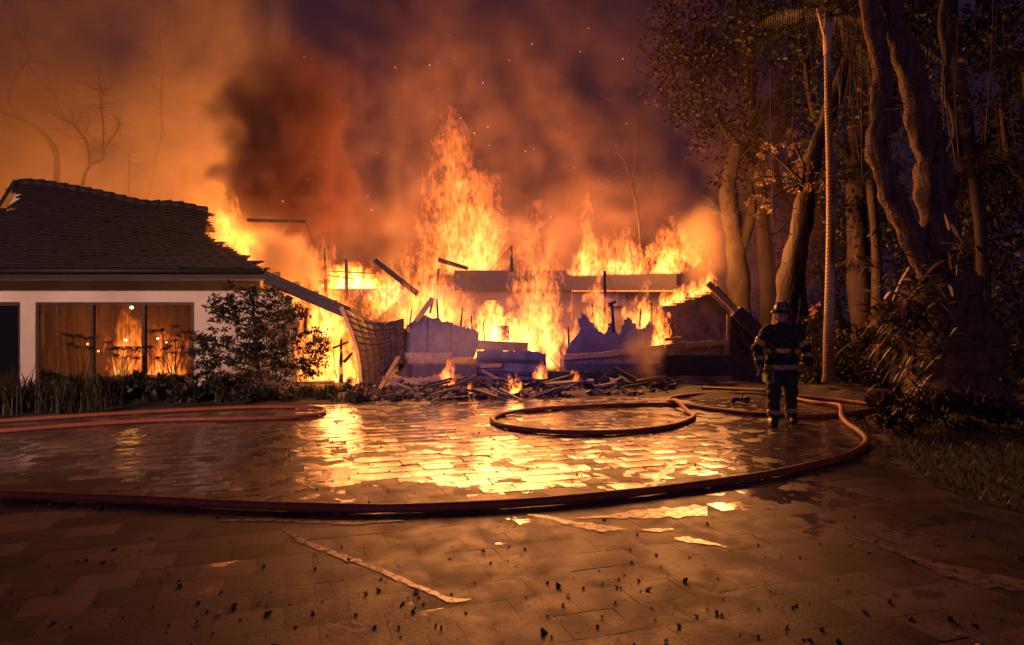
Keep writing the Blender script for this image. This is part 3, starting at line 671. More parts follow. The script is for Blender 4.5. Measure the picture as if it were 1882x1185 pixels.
tier(1040, 1215, 668, 691, 16.35, M_fas, 6); tier(1215, 1345, 652, 690, 16.4, M_char, 7)
for (a, c, yy, w, h, m) in (((1301, 520), (1352, 571), 16.3, 0.09, 0.13, M_wood), ((1312, 528), (1400, 622), 16.5, 0.07, 0.15, M_char), ((1352, 571), (1398, 614), 16.3, 0.25, 0.30, M_char), ((1338, 578), (1337, 640), 16.2, 0.05, 0.06, M_wood), ((1345, 582), (1385, 640), 16.1, 0.03, 0.05, M_char)):
    b = MB(); b.bar(P(a[0], a[1], yy), P(c[0], c[1], yy), w, h, (0, 0, 1), 0.006); wb_('rafter', b, m)
b = MB(); b.bar(P(1222, 624, 16.3), P(1252, 621, 16.3), 0.1, 0.07); wb_('fascia_board', b, M_wood)
# charred posts, rods and rafters
for (a, c, yy, w, h, w2, m) in (((600, 565), (597, 455), 18.2, 0.10, 0.10, 0.06, M_char), ((637, 560), (637, 476), 18.8, 0.11, 0.11, 0.07, M_char), ((575, 497), (692, 503), 18.6, 0.03, 0.03, 0.02, M_char), ((572, 502), (650, 512), 18.6, 0.025, 0.025, 0.02, M_char),
        ((455, 404), (563, 407), 18.5, 0.07, 0.07, 0.06, M_char), ((690, 478), (768, 540), 18.0, 0.16, 0.18, 0.14, M_char), ((805, 477), (860, 493), 18.6, 0.10, 0.12, 0.09, M_char), ((941, 500), (940, 452), 18.4, 0.10, 0.10, 0.05, M_char),
        ((806, 493), (805, 545), 18.7, 0.05, 0.05, 0.03, M_char), ((765, 590), (795, 548), 17.0, 0.12, 0.12, 0.10, M_wood), ((790, 575), (796, 548), 17.1, 0.07, 0.07, 0.05, M_wood), ((1054, 590), (1053, 538), 18.0, 0.09, 0.09, 0.08, M_wood),
        ((1112, 600), (1111, 498), 17.4, 0.09, 0.09, 0.05, M_char), ((1130, 640), (1124, 553), 17.0, 0.10, 0.12, 0.04, M_char), ((1118, 560), (1132, 554), 16.95, 0.07, 0.1, 0.07, M_char), ((891, 634), (889, 592), 17.2, 0.03, 0.03, 0.03, M_char),
        ((627, 705), (627, 622), 16.3, 0.07, 0.07, 0.06, M_char), ((612, 640), (640, 628), 16.0, 0.05, 0.05, 0.04, M_char), ((632, 665), (648, 648), 16.1, 0.08, 0.08, 0.05, M_char), ((648, 715), (657, 690), 15.3, 0.08, 0.1, 0.04, M_char), ((560, 620), (563, 566), 16.8, 0.08, 0.08, 0.06, M_char)):
    b = MB(); b.bar(P(a[0], a[1], yy), P(c[0], c[1], yy), w, h, (0, 1, 0), 0.012, w2, w2); wb_('charred_timber', b, m)

# ------------------------------------------------------------------ debris in front
def plank(a, c, ya, yc, w, h, mat, label, z=None, name='plank', jit=0.012):
    p, q = P(a[0], a[1], ya), P(c[0], c[1], yc); o_ = Vector(((p.x + q.x) / 2, (p.y + q.y) / 2, max(0.0, min(p.z, q.z) - h / 2)))
    b = MB(); b.bar(p, q, w, h, (0, 0, 1), jit); return tag(b.build(name, mat, None, o_), label, 'plank', 'fallen planks before the burnt wing')
plank((697, 716), (732, 656), 14.7, 15.4, 0.11, 0.05, M_wood, 'pale splintered plank leaning on the hanging tiles')
plank((1244, 701), (1312, 705), 15.9, 15.7, 0.10, 0.04, M_wood, 'long pale lath lying at the foot of the dark slab')
plank((1312, 705), (1352, 703), 15.7, 15.9, 0.08, 0.04, M_wood, 'short pale lath at the right end of the rubble')
plank((1292, 717), (1405, 722), 15.0, 14.3, 0.24, 0.16, M_wood, 'squared orange lit timber lying behind the firefighter', jit=0.004)
plank((1095, 722), (1215, 716), 14.6, 14.9, 0.12, 0.04, M_wood, 'flat board at the front of the rubble before the brown smoke')
plank((1170, 700), (1222, 690), 15.4, 15.2, 0.20, 0.05, M_wood, 'splayed board end under the brown smoke')
plank((975, 712), (1045, 692), 14.8, 15.4, 0.10, 0.06, M_char, 'charred beam sloping over the rubble mound')
plank((1000, 706), (1090, 700), 14.9, 15.0, 0.42, 0.05, M_slab, 'wide scorched sheet lying on the rubble mound')
plank((612, 702), (540, 704), 15.2, 15.3, 0.12, 0.05, M_wood, 'pale board lying on the bed edge behind the small tree')
for i in range(70):
    px = rnd.uniform(700, 1215); py = rnd.uniform(700, 733) if px < 1010 else rnd.uniform(698, 722)
    g = G(px, py + 6); a_ = rnd.uniform(-0.5, 0.5) + (PI if rnd.random() < .5 else 0); L = rnd.uniform(0.18, 0.75); el = rnd.uniform(-0.05, 0.5)
    d = Vector((math.cos(a_) * math.cos(el), math.sin(a_) * math.cos(el), math.sin(el))) * L; z0 = rnd.uniform(0.03, 0.16) * (1 if py < 722 else 0.4)
    b = MB(); b.bar(Vector((0, 0, z0)), Vector((0, 0, z0)) + d, rnd.uniform(0.04, 0.14), rnd.uniform(0.02, 0.05), (0, 0, 1), 0.015)
    tag(b.build('plank', rnd.choice((M_char, M_char, M_wood, M_tile2, M_slab)), None, (0, 0, 0)), 'broken board end in the heap along the front of the burnt wing', 'plank', 'broken board ends in the heap').location = (g.x, g.y, 0.0)
# loose rubble
def chips(n, place, size, mats, name, label, flat=0.5, clump=0.0):
    for mt, share in mats:
        b = MB()
        cc = None
        for _ in range(int(n * share)):
            if clump and (cc is None or rnd.random() < 0.16): cc = place()
            p = place()
            if clump and cc and rnd.random() < clump: p = (cc[0] + rnd.gauss(0, 0.10), cc[1] + rnd.gauss(0, 0.10), cc[2])
            if p is None: continue
            s = rnd.uniform(*size) * (0.35 + (2.4 if clump else 1.2) * rnd.random() ** (6 if clump else 2))
            M = Euler((rnd.uniform(-0.5, 0.5), rnd.uniform(-0.5, 0.5), rnd.uniform(0, 6.3))).to_matrix()
            b.box((p[0], p[1], p[2] + s * flat * 0.4), (s * rnd.uniform(0.5, 1.3), s * rnd.uniform(0.5, 1.0), s * flat * rnd.uniform(0.5, 1.2)), M, s * 0.22)
        tag(b.build(name, mt), label, 'debris', None, 'stuff')
def pl_r():
    px = rnd.uniform(640, 1240); f = rnd.random(); py = 739 - (px - 640) * 14 / 600 - f * 36; g = G(px, py); return (g.x, g.y, 0.02 + 0.20 * f * rnd.random())
chips(1500, pl_r, (0.05, 0.16), ((M_char, 0.5), (M_tile2, 0.3), (M_wood, 0.2)), 'rubble', 'rubble of charred wood and broken tile before the burnt wing')
M_pale = rough_mat('pale_chip', (0.30, 0.22, 0.16), (0.55, 0.42, 0.3), 20, (0.5, 0.8), 0, 30)
def pl_l():
    py = 760 + 430 * rnd.random() ** 0.75; px = rnd.uniform(0, 1882); g = G(px, py)
    return None if inside(g.x, g.y, LW) or inside(g.x, g.y, BD) else (g.x, g.y, 0.002)
chips(1500, pl_l, (0.004, 0.013), ((M_char, 0.85), (M_pale, 0.15)), 'char_litter', 'small charred flakes scattered over the paving', 0.5, 0.6)
def pl_w():
    g = G(rnd.gauss(1420, 130), rnd.uniform(735, 890)); return (g.x, g.y, 0.004)
chips(260, pl_w, (0.007, 0.018), ((M_pale, 1.0),), 'char_litter', 'pale flakes floating on the water near the firefighter', 0.5)

# ------------------------------------------------------------------ vegetation
npr = np.random.default_rng(5)
def leaf_mat(name, c1, c2, rough=0.5):
    m = bpy.data.materials.new(name); m.use_nodes = True; nt = m.node_tree; b = nt.nodes['Principled BSDF']
    ge = nt.nodes.new('ShaderNodeNewGeometry')
    nt.links.new(ramp(nt, ge.outputs['Random Per Island'], [(0, c1), (1, c2)]), b.inputs['Base Color'])
    b.inputs['Roughness'].default_value = rough; b.inputs['Specular IOR Level'].default_value = 0.35
    tl = nt.nodes.new('ShaderNodeBsdfTranslucent'); nt.links.new(b.inputs['Base Color'].links[0].from_socket, tl.inputs[0])
    mx = nt.nodes.new('ShaderNodeMixShader'); mx.inputs[0].default_value = 0.25; out = nt.nodes['Material Output']
    nt.links.new(b.outputs[0], mx.inputs[1]); nt.links.new(tl.outputs[0], mx.inputs[2]); nt.links.new(mx.outputs[0], out.inputs['Surface'])
    return m
M_leaf = leaf_mat('dark_leaf', (0.012, 0.013, 0.007), (0.036, 0.032, 0.016))
M_leaf2 = leaf_mat('dry_leaf', (0.011, 0.006, 0.005), (0.036, 0.021, 0.014))
M_leaf3 = leaf_mat('shrub_leaf', (0.020, 0.020, 0.010), (0.050, 0.042, 0.022))
M_pale = leaf_mat('pale_firelit_leaf', (0.12, 0.085, 0.035), (0.40, 0.27, 0.12))  # pale leaf tone; firelight on the leaves is put into this colour
M_bark = rough_mat('bark', (0.025, 0.016, 0.012), (0.22, 0.14, 0.10), 9.0, (0.75, 0.95), 1.0, 26, (1, 1, 0.22), obj=False, bd=0.10)
M_bark2 = rough_mat('grey_bark', (0.016, 0.011, 0.009), (0.070, 0.046, 0.034), 5, (0.75, 0.95), 1.0, 14, (1, 1, 0.3), obj=False, bd=0.04)
M_palm = rough_mat('palm_trunk', (0.30, 0.23, 0.15), (0.55, 0.43, 0.29), 4, (0.6, 0.85), 0.4, 26, (1, 1, 2.0), obj=False)
M_flower = leaf_mat('petal', (0.45, 0.16, 0.17), (0.75, 0.36, 0.34))

def leaf_quads(name, pos, size, mat, parent=None, asp=0.45, droop=0.0, kind=None, dirs=None):
    """many pointed leaves (two triangles folded along the midrib) at pos"""
    n = len(pos); pos = np.asarray(pos, float)
    if dirs is None:
        d = npr.normal(size=(n, 3)); d[:, 2] -= droop
    else: d = np.asarray(dirs, float)
    d /= np.linalg.norm(d, axis=1)[:, None] + 1e-9
    u = npr.normal(size=(n, 3)); s = np.cross(d, u); s /= np.linalg.norm(s, axis=1)[:, None] + 1e-9
    nn = np.cross(d, s)
    L = size * npr.uniform(0.55, 1.35, n)[:, None]
    a = pos; t = pos + d * L; m = pos + d * L * 0.45 - nn * L * 0.06
    v = np.stack([a, m + s * L * asp / 2 + nn * L * 0.1, t, m - s * L * asp / 2 + nn * L * 0.1], 1).reshape(-1, 3)
    me = bpy.data.meshes.new(name); me.vertices.add(4 * n); me.vertices.foreach_set('co', v.ravel().astype(np.float32))
    me.loops.add(4 * n); me.loops.foreach_set('vertex_index', np.arange(4 * n, dtype=np.int32))
    me.polygons.add(n); me.polygons.foreach_set('loop_start', np.arange(0, 4 * n, 4, dtype=np.int32))
    me.update(calc_edges=True)
    o = link(name, me, parent, mat)
    if kind: o['kind'] = kind
    return o
def clump_points(blobs, n):
    """blobs: (x,y,z, rx,ry,rz); points in clumps inside them, thinning towards the edge"""
    out = []; vol = np.array([b[3] * b[4] * b[5] for b in blobs]) ** 0.75; vol /= vol.sum()
    for b, f in zip(blobs, vol):
        k = max(3, int(n * f / 26)); 
        c = npr.normal(size=(k, 3)); c /= np.linalg.norm(c, axis=1)[:, None]; c *= npr.uniform(0.25, 1.0, k)[:, None] ** 0.5
        p = np.repeat(c, 26, 0) + npr.normal(size=(k * 26, 3)) * 0.10
        out.append(p * np.array(b[3:6]) + np.array(b[0:3]))
    return np.concatenate(out)
def limb(b, pts, r0, r1, n=9, wob=0.12, seed=0, sub=7):
    sp = smooth_path([Vector(p) for p in pts], sub); m = len(sp); rr = random.Random(seed)
    ph = [rr.uniform(0, 6.3) for _ in range(6)]
    rad = [lerp(r0, r1, i / (m - 1)) * (1 + 0.10 * math.sin(i * 3.85 / sub + ph[0]) + 0.06 * math.sin(i * 9.1 / sub + ph[1])) for i in range(m)]
    b.tube(sp, rad, n, True, (lambda i, k: wob * (math.sin(k * 2.1 + i * 0.35 + ph[2]) * 0.5 + math.sin(k * 3.7 - i * 0.6 + ph[3]) * 0.5)) if sub < 10 else
           (lambda i, k: wob * (math.sin(k * 0.9 + i * 0.11 + ph[2]) * 0.45 + math.sin(k * 2.2 - i * 0.12 + ph[3]) * 0.35) + rr.uniform(-0.045, 0.045)))
    return sp
def twigs(b, tips, n, L, r, up=0.3):
    ends = []
    for _ in range(n):
        p = Vector(rnd.choice(tips)); d = Vector((rnd.gauss(0, 1), rnd.gauss(0, 0.8), rnd.gauss(up, 0.7))).normalized()
        q = p + d * L * rnd.uniform(0.5, 1.1); w = q + (d + Vector((rnd.gauss(0, .5), rnd.gauss(0, .5), rnd.gauss(0.1, .5)))).normalized() * L * 0.7
        b.tube([p, (p + q) / 2 + Vector((rnd.gauss(0, .04), rnd.gauss(0, .04), rnd.gauss(0, .04))) * L, q, w], [r, r * 0.7, r * 0.45, r * 0.15], 5, False); ends += [q, w]
    return ends
def tree(label, Y, limbs, blobs=(), n_leaf=0, lsize=0.16, mat=None, lmat=None, tw=(0, 0, 0), group='trees around the burning house', name='tree', bark_sub=7):
    p0 = limbs[0][0][0]; g = P(p0[0], p0[1], Y); g.z = 0
    root = thing(name, label, 'tree', g, 0, group)
    b = MB(); tips = []
    for i, (pts, r0, r1) in enumerate(limbs):
        w = [P(q[0], q[1], Y + (q[2] if len(q) > 2 else 0)) - g for q in pts]
        sp = limb(b, w, r0, r1, (12 if r0 > 0.15 else 8) * (2 if bark_sub > 10 else 1), 0.13, i + int(abs(g.x) * 10), bark_sub); tips += sp[len(sp) // 2:]
    if tw[0]: ends = twigs(b, tips, *tw)
    b.build('trunk' if len(limbs) < 2 and not tw[0] else 'trunk', mat or M_bark2, root)
    if n_leaf:
        bl = []
        for q in blobs:
            c = P(q[0], q[1], Y + q[4]); bl.append((c.x - g.x, c.y - g.y, c.z, q[2] / FPX * Y, q[5], q[3] / FPX * Y))
        leaf_quads('crown', clump_points(bl, n_leaf), lsize, lmat or M_leaf, root, 0.5, 0.4)
    return root

# the big forked tree on the right
big = tree('huge dark forked tree trunk at the right with two lit stems rising in a V', 12.3,
     [([(1752, 762), (1756, 690), (1752, 620), (1738, 560), (1722, 500)], 0.86, 0.52), ([(1722, 560), (1702, 490), (1672, 425), (1645, 372), (1626, 318), (1612, 262), (1618, 205), (1622, 140), (1608, 60), (1590, -40)], 0.22, 0.15),
      ([(1745, 560), (1735, 480), (1726, 410), (1716, 330), (1706, 265), (1688, 190), (1668, 110), (1645, 40), (1622, -40)], 0.36, 0.17), ([(1640, 365), (1632, 335), (1640, 300)], 0.20, 0.12), ([(1616, 250), (1636, 225), (1632, 195)], 0.22, 0.12),
      ([(1700, 730), (1690, 745), (1668, 755)], 0.3, 0.1), ([(1800, 730), (1830, 748), (1850, 756)], 0.35, 0.12)], mat=M_bark, bark_sub=26, tw=(70, 0.7, 0.013))
# epiphyte: long leaves sprouting round the trunk
def spray(label, cat, c, n, L, mats, spread=1.0, droop=0.5, wid=0.10, group=None, name='fern', back=0.4, bias=(0, 0, 0)):
    c = Vector(c); root = thing(name, label, cat, c, 0, group)
    for mt, share in mats:
        b = MB()
        for _ in range(int(n * share)):
            a = rnd.uniform(0, 2 * PI); el = rnd.uniform(-0.4, 1.2)
            d = Vector((math.cos(a) * math.cos(el), math.sin(a) * math.cos(el) * back, math.sin(el))) + Vector(bias); d.normalize()
            p = Vector((rnd.gauss(0, 0.22), rnd.gauss(0, 0.15), rnd.gauss(0, 0.30))) * spread; l = L * rnd.uniform(0.5, 1.2)
            s = d.cross(Vector((rnd.gauss(0, .4), rnd.gauss(0, .4), 1))).normalized(); w = wid * rnd.uniform(0.6, 1.3); pts = []
            m_ = 5
            for i in range(m_ + 1):
                t = i / m_; q = p + d * l * t + Vector((0, 0, -droop * l * t * t)); ww = w * (math.sin(PI * min(1, 0.12 + t * 0.9)) ** 0.7) * (1 - 0.4 * t)
                pts += [q - s * ww / 2, q + s * ww / 2]
            b.add(pts, [(2 * i, 2 * i + 1, 2 * i + 3, 2 * i + 2) for i in range(m_)], True)
        b.build('leaves', mt, root)
    return root
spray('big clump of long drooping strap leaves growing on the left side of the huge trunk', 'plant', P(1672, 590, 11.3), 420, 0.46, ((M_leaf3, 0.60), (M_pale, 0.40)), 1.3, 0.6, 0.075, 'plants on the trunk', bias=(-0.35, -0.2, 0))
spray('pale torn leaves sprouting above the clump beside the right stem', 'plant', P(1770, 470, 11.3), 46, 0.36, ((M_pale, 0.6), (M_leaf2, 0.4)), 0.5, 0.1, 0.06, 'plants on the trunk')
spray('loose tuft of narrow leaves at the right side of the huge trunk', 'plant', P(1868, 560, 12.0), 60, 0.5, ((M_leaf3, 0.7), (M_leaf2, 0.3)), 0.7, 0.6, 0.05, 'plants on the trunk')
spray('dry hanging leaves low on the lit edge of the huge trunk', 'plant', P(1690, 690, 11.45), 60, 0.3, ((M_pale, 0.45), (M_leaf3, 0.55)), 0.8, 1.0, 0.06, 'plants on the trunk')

# slender ringed palm
pg = P(1523, 690, 15.2); pg.z = 0
palm = thing('palm_tree', 'slender ringed palm with a smooth orange lit trunk behind the firefighter', 'palm', pg)
line = [(1523, 702), (1523, 620), (1525, 540), (1527, 420), (1526, 300), (1523, 200), (1521, 100)]
sp = smooth_path([P(a, c, 15.2) - pg for a, c in line], 34); m = len(sp)
b = MB(); vs_r = [lerp(0.122, 0.074, (i / (m - 1)) ** 0.8) * (1.0 + (0.02 if i % 2 == 0 else 0)) * (1 + 0.25 * max(0, 1 - i / 10)) for i in range(m)]
b.tube(sp, vs_r, 14); b.build('trunk', M_palm, palm)
b = MB()
for i in range(2, m, 2): b.tube([sp[i] - Vector((0, 0, 0.007)), sp[i] + Vector((0, 0, 0.007))], vs_r[i] * 1.03, 14, True)
b.build('trunk_rings', rough_mat('ring_scar', (0.07, 0.047, 0.033), (0.15, 0.10, 0.07), 9, (0.7, 0.9), 0.2, 30), palm)['kind'] = 'stuff'
top = sp[-1]; b = MB(); b.tube([top, top + Vector((0, 0, 0.5)), top + Vector((-0.02, 0, 0.95))], [0.085, 0.10, 0.045], 12); b.build('crownshaft', M_palm, palm)
def frond(root, p, d, L, droop, n=26, ll=0.42, mat=None, stem_r=0.016, mb=None):
    b = MB() if mb is None else mb; d = Vector(d).normalized(); p = Vector(p); pts = []
    for i in range(11):
        t = i / 10; pts.append(p + d * L * t + Vector((0, 0, -droop * L * t * t)))
    b.tube(pts, [stem_r * (1 - 0.8 * i / 10) for i in range(11)], 5, False)
    for i in range(n):
        t = 0.14 + 0.86 * i / n; k = min(9, int(t * 10)); q = pts[k].lerp(pts[k + 1], t * 10 - k); ax = (pts[k + 1] - pts[k]).normalized()
        s = ax.cross(Vector((0, 0, 1))).normalized()
        for sg in (-1, 1):
            l = ll * math.sin(PI * min(0.97, 0.18 + t * 0.8)) * rnd.uniform(0.85, 1.1); e = (s * sg + ax * 0.55 + Vector((0, 0, -0.35 + rnd.gauss(0, .12)))).normalized(); w = ax * 0.016
            mid = q + e * l * 0.5; tip = q + e * l + Vector((0, 0, -0.25 * l)); b.add([q - w, q + w, mid + w, tip, mid - w], [(0, 1, 2, 4), (4, 2, 3)])
    if mb is None: b.build('frond', mat or M_leaf2, root)
for k in range(17):
    a = k * 2.4 + 0.4; el = rnd.uniform(-0.1, 1.25)
    frond(palm, top + Vector((0, 0, 0.85)), (math.cos(a) * math.cos(el), math.sin(a) * math.cos(el), math.sin(el)), rnd.uniform(1.9, 2.7), rnd.uniform(0.4, 0.95), 28, 0.5, M_leaf3)
for dx in (-0.16, 0.05, 0.14):
    b = MB(); b.bar(top + Vector((0, 0, 0.1)), top + Vector((dx * 1.6, -0.05, 1.0)), 0.05, 0.03); b.build('leaf_stalk', M_palm, palm)
b = MB(); b.tube(smooth_path([P(1544, 118, 15.0) - pg, P(1542, 150, 14.95) - pg, P(1546, 178, 14.95) - pg, P(1547, 196, 14.95) - pg], 4), [0.015, 0.02, 0.022, 0.02, 0.022, 0.022, 0.028, 0.03, 0.035, 0.05, 0.055, 0.04, 0.01], 8)
b.build('hanging_sheath', M_pale, palm)
# fan palms and feather palms in the dark on the right
for (px, py, Y, L, nf, lb, trunkx) in ((1790, 320, 16.5, 1.7, 13, 'dim feather palm crown in the shade right of the forked tree', 1800), (1890, 130, 15.5, 2.0, 11, 'feather palm crown at the right edge above the others', 1905), (1600, 330, 19.5, 1.7, 10, 'low palm crown between the slender palm and the forked tree', 1606)):
    g = P(trunkx, py, Y); z = g.z; g.z = 0; t_ = thing('palm_tree', lb, 'palm', g, 0, 'palms in the shade')
    b = MB(); limb(b, [(0, 0, 0), (0.1, 0, z * 0.5), (P(px, py, Y).x - g.x, 0, z)], 0.17, 0.12, 10, 0.06); b.build('trunk', M_bark2, t_)
    for k in range(nf):
        a = k * 2.4 + px; el = rnd.uniform(-0.1, 1.1); frond(t_, (P(px, py, Y).x - g.x, 0, z), (math.cos(a) * math.cos(el), math.sin(a) * math.cos(el), math.sin(el)), L * rnd.uniform(0.8, 1.1), rnd.uniform(0.4, 0.9), 22, 0.5, M_leaf3)

# trees on the right, behind the wing
tree('leaning tree with a thick ridged trunk just behind the firefighter', 18.0, [([(1432, 690), (1440, 600), (1452, 520), (1468, 440), (1478, 380), (1486, 330), (1500, 270), (1530, 190), (1560, 90), (1540, 0)], 0.36, 0.12), ([(1462, 690), (1470, 620), (1478, 560), (1470, 490), (1472, 430), (1480, 385)], 0.11, 0.07)],
     [(1540, -20, 160, 90, 1.0, 1.6), (1420, 40, 90, 70, 1.5, 1.2)], 2600, 0.16, tw=(40, 0.5, 0.02))
ep = tree('small epiphyte bush with lit twigs in the fork of the leaning tree', 17.4, [([(1470, 350), (1478, 325), (1476, 300), (1462, 268), (1455, 235)], 0.07, 0.015), ([(1472, 330), (1440, 300), (1410, 275), (1400, 262)], 0.035, 0.01), ([(1470, 335), (1430, 325), (1400, 325), (1385, 330)], 0.03, 0.01), ([(1475, 330), (1500, 345), (1512, 350)], 0.03, 0.01), ([(1470, 340), (1440, 350), (1400, 375), (1380, 372)], 0.025, 0.008), ([(1455, 400), (1420, 430), (1390, 405), (1365, 385)], 0.02, 0.008)],
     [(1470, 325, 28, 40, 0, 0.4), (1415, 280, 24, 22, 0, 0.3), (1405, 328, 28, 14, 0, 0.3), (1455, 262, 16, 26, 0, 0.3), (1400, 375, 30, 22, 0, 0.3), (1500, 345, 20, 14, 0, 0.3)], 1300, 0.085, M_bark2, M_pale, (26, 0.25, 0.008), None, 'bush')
tree('thick dim trunk in the smoke just right of the burnt wing', 21.5, [([(1362, 690), (1362, 600), (1356, 500), (1346, 420), (1338, 350), (1350, 290), (1380, 240), (1424, 190), (1450, 150)], 0.37, 0.13), ([(1352, 480), (1375, 420), (1382, 370), (1376, 330)], 0.22, 0.08), ([(1350, 440), (1338, 400), (1330, 360)], 0.16, 0.06)],
     [(1290, 150, 110, 120, 1.0, 2.0), (1330, 260, 70, 90, 0.5, 1.4), (1250, 60, 90, 80, 2.0, 2.0)], 5200, 0.13, None, M_leaf2, (150, 0.8, 0.014))
tree('thin bare sapling rising in the smoke right of the rear fascia', 23.5, [([(1180, 500), (1175, 420), (1168, 370), (1150, 300), (1130, 280)], 0.05, 0.015), ([(1172, 400), (1165, 330), (1170, 250), (1166, 180)], 0.035, 0.012)], tw=(10, 0.9, 0.012))
for (lb, Y, tr, bl, n) in (
  ('tall dark tree with reddish lit foliage standing behind the right end of the wing', 24.5, [(1420, 690), (1410, 500), (1390, 300), (1370, 100), (1350, -80)], [(1370, 160, 130, 150, 0, 2.5), (1330, 20, 140, 110, 0.5, 2.5), (1440, 280, 90, 110, 0, 2), (1250, 150, 50, 90, 0, 1.6), (1450, 60, 120, 100, 0, 2)], 11000),
  ('tall dark tree filling the gap between the palm and the forked tree', 20.5, [(1590, 690), (1580, 500), (1570, 300), (1590, 100), (1600, -80)], [(1570, 120, 130, 120, 0, 2.5), (1560, 280, 110, 110, 0, 2), (1620, -10, 150, 100, 0, 2.5), (1600, 420, 100, 90, 0, 1.6)], 9000),
  ('tall dark tree standing behind the forked tree at the right', 19.5, [(1800, 690), (1790, 480), (1780, 300), (1760, 160), (1750, 60), (1740, -60)], [(1790, 140, 130, 130, 0, 2.3), (1850, 320, 120, 120, 0, 2), (1760, 20, 130, 90, 0, 2.3), (1760, 420, 110, 100, 0, 1.8), (1900, 40, 120, 110, 0, 2.2)], 10000),
  ('dense low tree closing the view behind the palm and the leaning tree', 25.0, [(1520, 690), (1530, 560), (1510, 440), (1500, 330)], [(1500, 420, 110, 120, 0, 2), (1600, 540, 130, 90, 0, 2), (1450, 560, 80, 100, 0, 1.6), (1680, 430, 130, 110, 0, 2), (1780, 560, 130, 100, 0, 2)], 12000),
  ('broad dark tree at the far right edge of the garden', 17.0, [(1930, 690), (1940, 520), (1930, 380), (1910, 240), (1930, 100)], [(1900, 420, 120, 110, 0, 2), (1950, 250, 120, 130, 0, 2), (1880, 560, 90, 70, 0.5, 1.5)], 6000)):
    tree(lb, Y, [(tr, 0.36, 0.14), ([tr[2], (tr[2][0] + 60, tr[2][1] - 90), (tr[2][0] + 80, tr[2][1] - 200)], 0.18, 0.06), ([tr[2], (tr[2][0] - 70, tr[2][1] - 80), (tr[2][0] - 90, tr[2][1] - 190)], 0.16, 0.05)], bl, int(n * 0.8), 0.17, M_bark2, M_leaf2 if Y > 24 else M_leaf, (90, 0.9, 0.016))
tree('pale crooked limb hanging high in the dark at the right', 15.5, [([(1690, 420), (1730, 330), (1738, 290), (1755, 250), (1752, 210), (1735, 165), (1740, 100), (1730, 40), (1745, -30)], 0.06, 0.09)], [], 0, tw=(10, 0.4, 0.02))
# trees behind the standing wing, pale in the smoke
for (lb, Y, L) in (('crooked bare oak limb arching over the ridge at the far left', 26.0, [([(96, 420), (105, 300), (85, 250), (45, 222), (0, 205), (-60, 190)], 0.16, 0.09), ([(40, 220), (18, 190), (20, 160), (40, 125), (55, 100), (30, 60)], 0.09, 0.04), ([(52, 120), (75, 150), (98, 170), (110, 190)], 0.05, 0.02)]),
                   ('bare forked tree with pale twigs above the middle of the ridge', 25.5, [([(140, 400), (155, 325), (165, 300), (158, 260), (135, 230), (120, 222)], 0.10, 0.03), ([(163, 302), (188, 292), (192, 275), (215, 240), (222, 225)], 0.07, 0.02), ([(190, 280), (190, 230), (186, 180), (200, 160)], 0.05, 0.015)]),
                   ('slim bare trunk rising in the smoke near the burnt end of the ridge', 26.0, [([(238, 400), (237, 330), (238, 290), (246, 275)], 0.05, 0.03), ([(270, 400), (285, 300), (298, 245), (296, 180), (300, 120), (290, 60)], 0.09, 0.03)])):
    tree(lb, Y, [(p_, r0 * 0.75, r1 * 0.6) for p_, r0, r1 in L], tw=(110, 0.8, 0.011))

# hanging vines and dead fronds in the dark between the trees
for i in range(26):
    px = rnd.choice((rnd.uniform(1380, 1510), rnd.uniform(1540, 1600), rnd.uniform(1700, 1870))); Y = rnd.uniform(13.5, 18); y0 = rnd.uniform(-40, 120); L = rnd.uniform(120, 330); a = P(px, y0, Y); sw = rnd.uniform(-40, 40)
    b = MB(); q = smooth_path([P(px, y0, Y) - a, P(px + sw * .3, y0 + L * .5, Y) - a, P(px + sw, y0 + L, Y) - a], 6); b.tube(q, [rnd.uniform(0.008, 0.016)] * len(q), 5)
    tag(b.build('vine', M_bark2, None), 'thin vine hanging in the dark between the trees at the right', 'vine', 'hanging vines').location = a
# small layered tree in front of the house, with its knotted trunk
sg = G(477, 726); 
shrub = thing('small_tree', 'small ornamental tree with dark leaves in flat layers before the house wall', 'tree', sg)
b = MB(); Ys = sg.y
pts = [P(a, c, Ys) - sg for a, c in ((477, 728), (477, 690), (470, 650), (472, 610), (466, 585), (465, 560), (458, 535))]
limb(b, pts, 0.062, 0.018, 9, 0.08)
b.tube([P(465 + 8 * math.cos(t * 0.7), 600 + 14 * math.sin(t * 0.7), Ys - 0.03) - sg for t in range(10)], 0.016, 7)
PADS = [(455, 540, 36, 13), (492, 545, 44, 13), (425, 556, 38, 10), (400, 580, 32, 8), (440, 575, 48, 12), (520, 562, 40, 12), (545, 580, 38, 10), (500, 590, 50, 14), (440, 602, 22, 6), (395, 618, 40, 12), (430, 632, 52, 12), (500, 622, 52, 14), (560, 622, 44, 12), (385, 648, 32, 12), (460, 655, 70, 16), (545, 652, 58, 14), (590, 632, 22, 8), (400, 676, 42, 12), (520, 684, 56, 14), (440, 692, 44, 10), (575, 676, 34, 10), (378, 690, 22, 8), (490, 640, 40, 12)]
bl = []
for (px, py, rx, ry) in PADS:
    c = P(px, py, Ys) - sg + Vector((0, rnd.uniform(-0.35, 0.35), 0)); bl.append((c.x, c.y, c.z, rx / FPX * Ys, 0.36, ry * 1.75 / FPX * Ys))
    a = P(467 if py < 650 else 474, min(py + 24, 712), Ys) - sg; b.tube([a, a.lerp(Vector(c), 0.5) + Vector((0, 0, -0.03)), c], [0.016, 0.011, 0.004], 5, False)
b.build('trunk', M_bark2, shrub)
leaf_quads('crown', clump_points(bl, 12500), 0.068, M_leaf3, shrub, 0.55, 0.3)

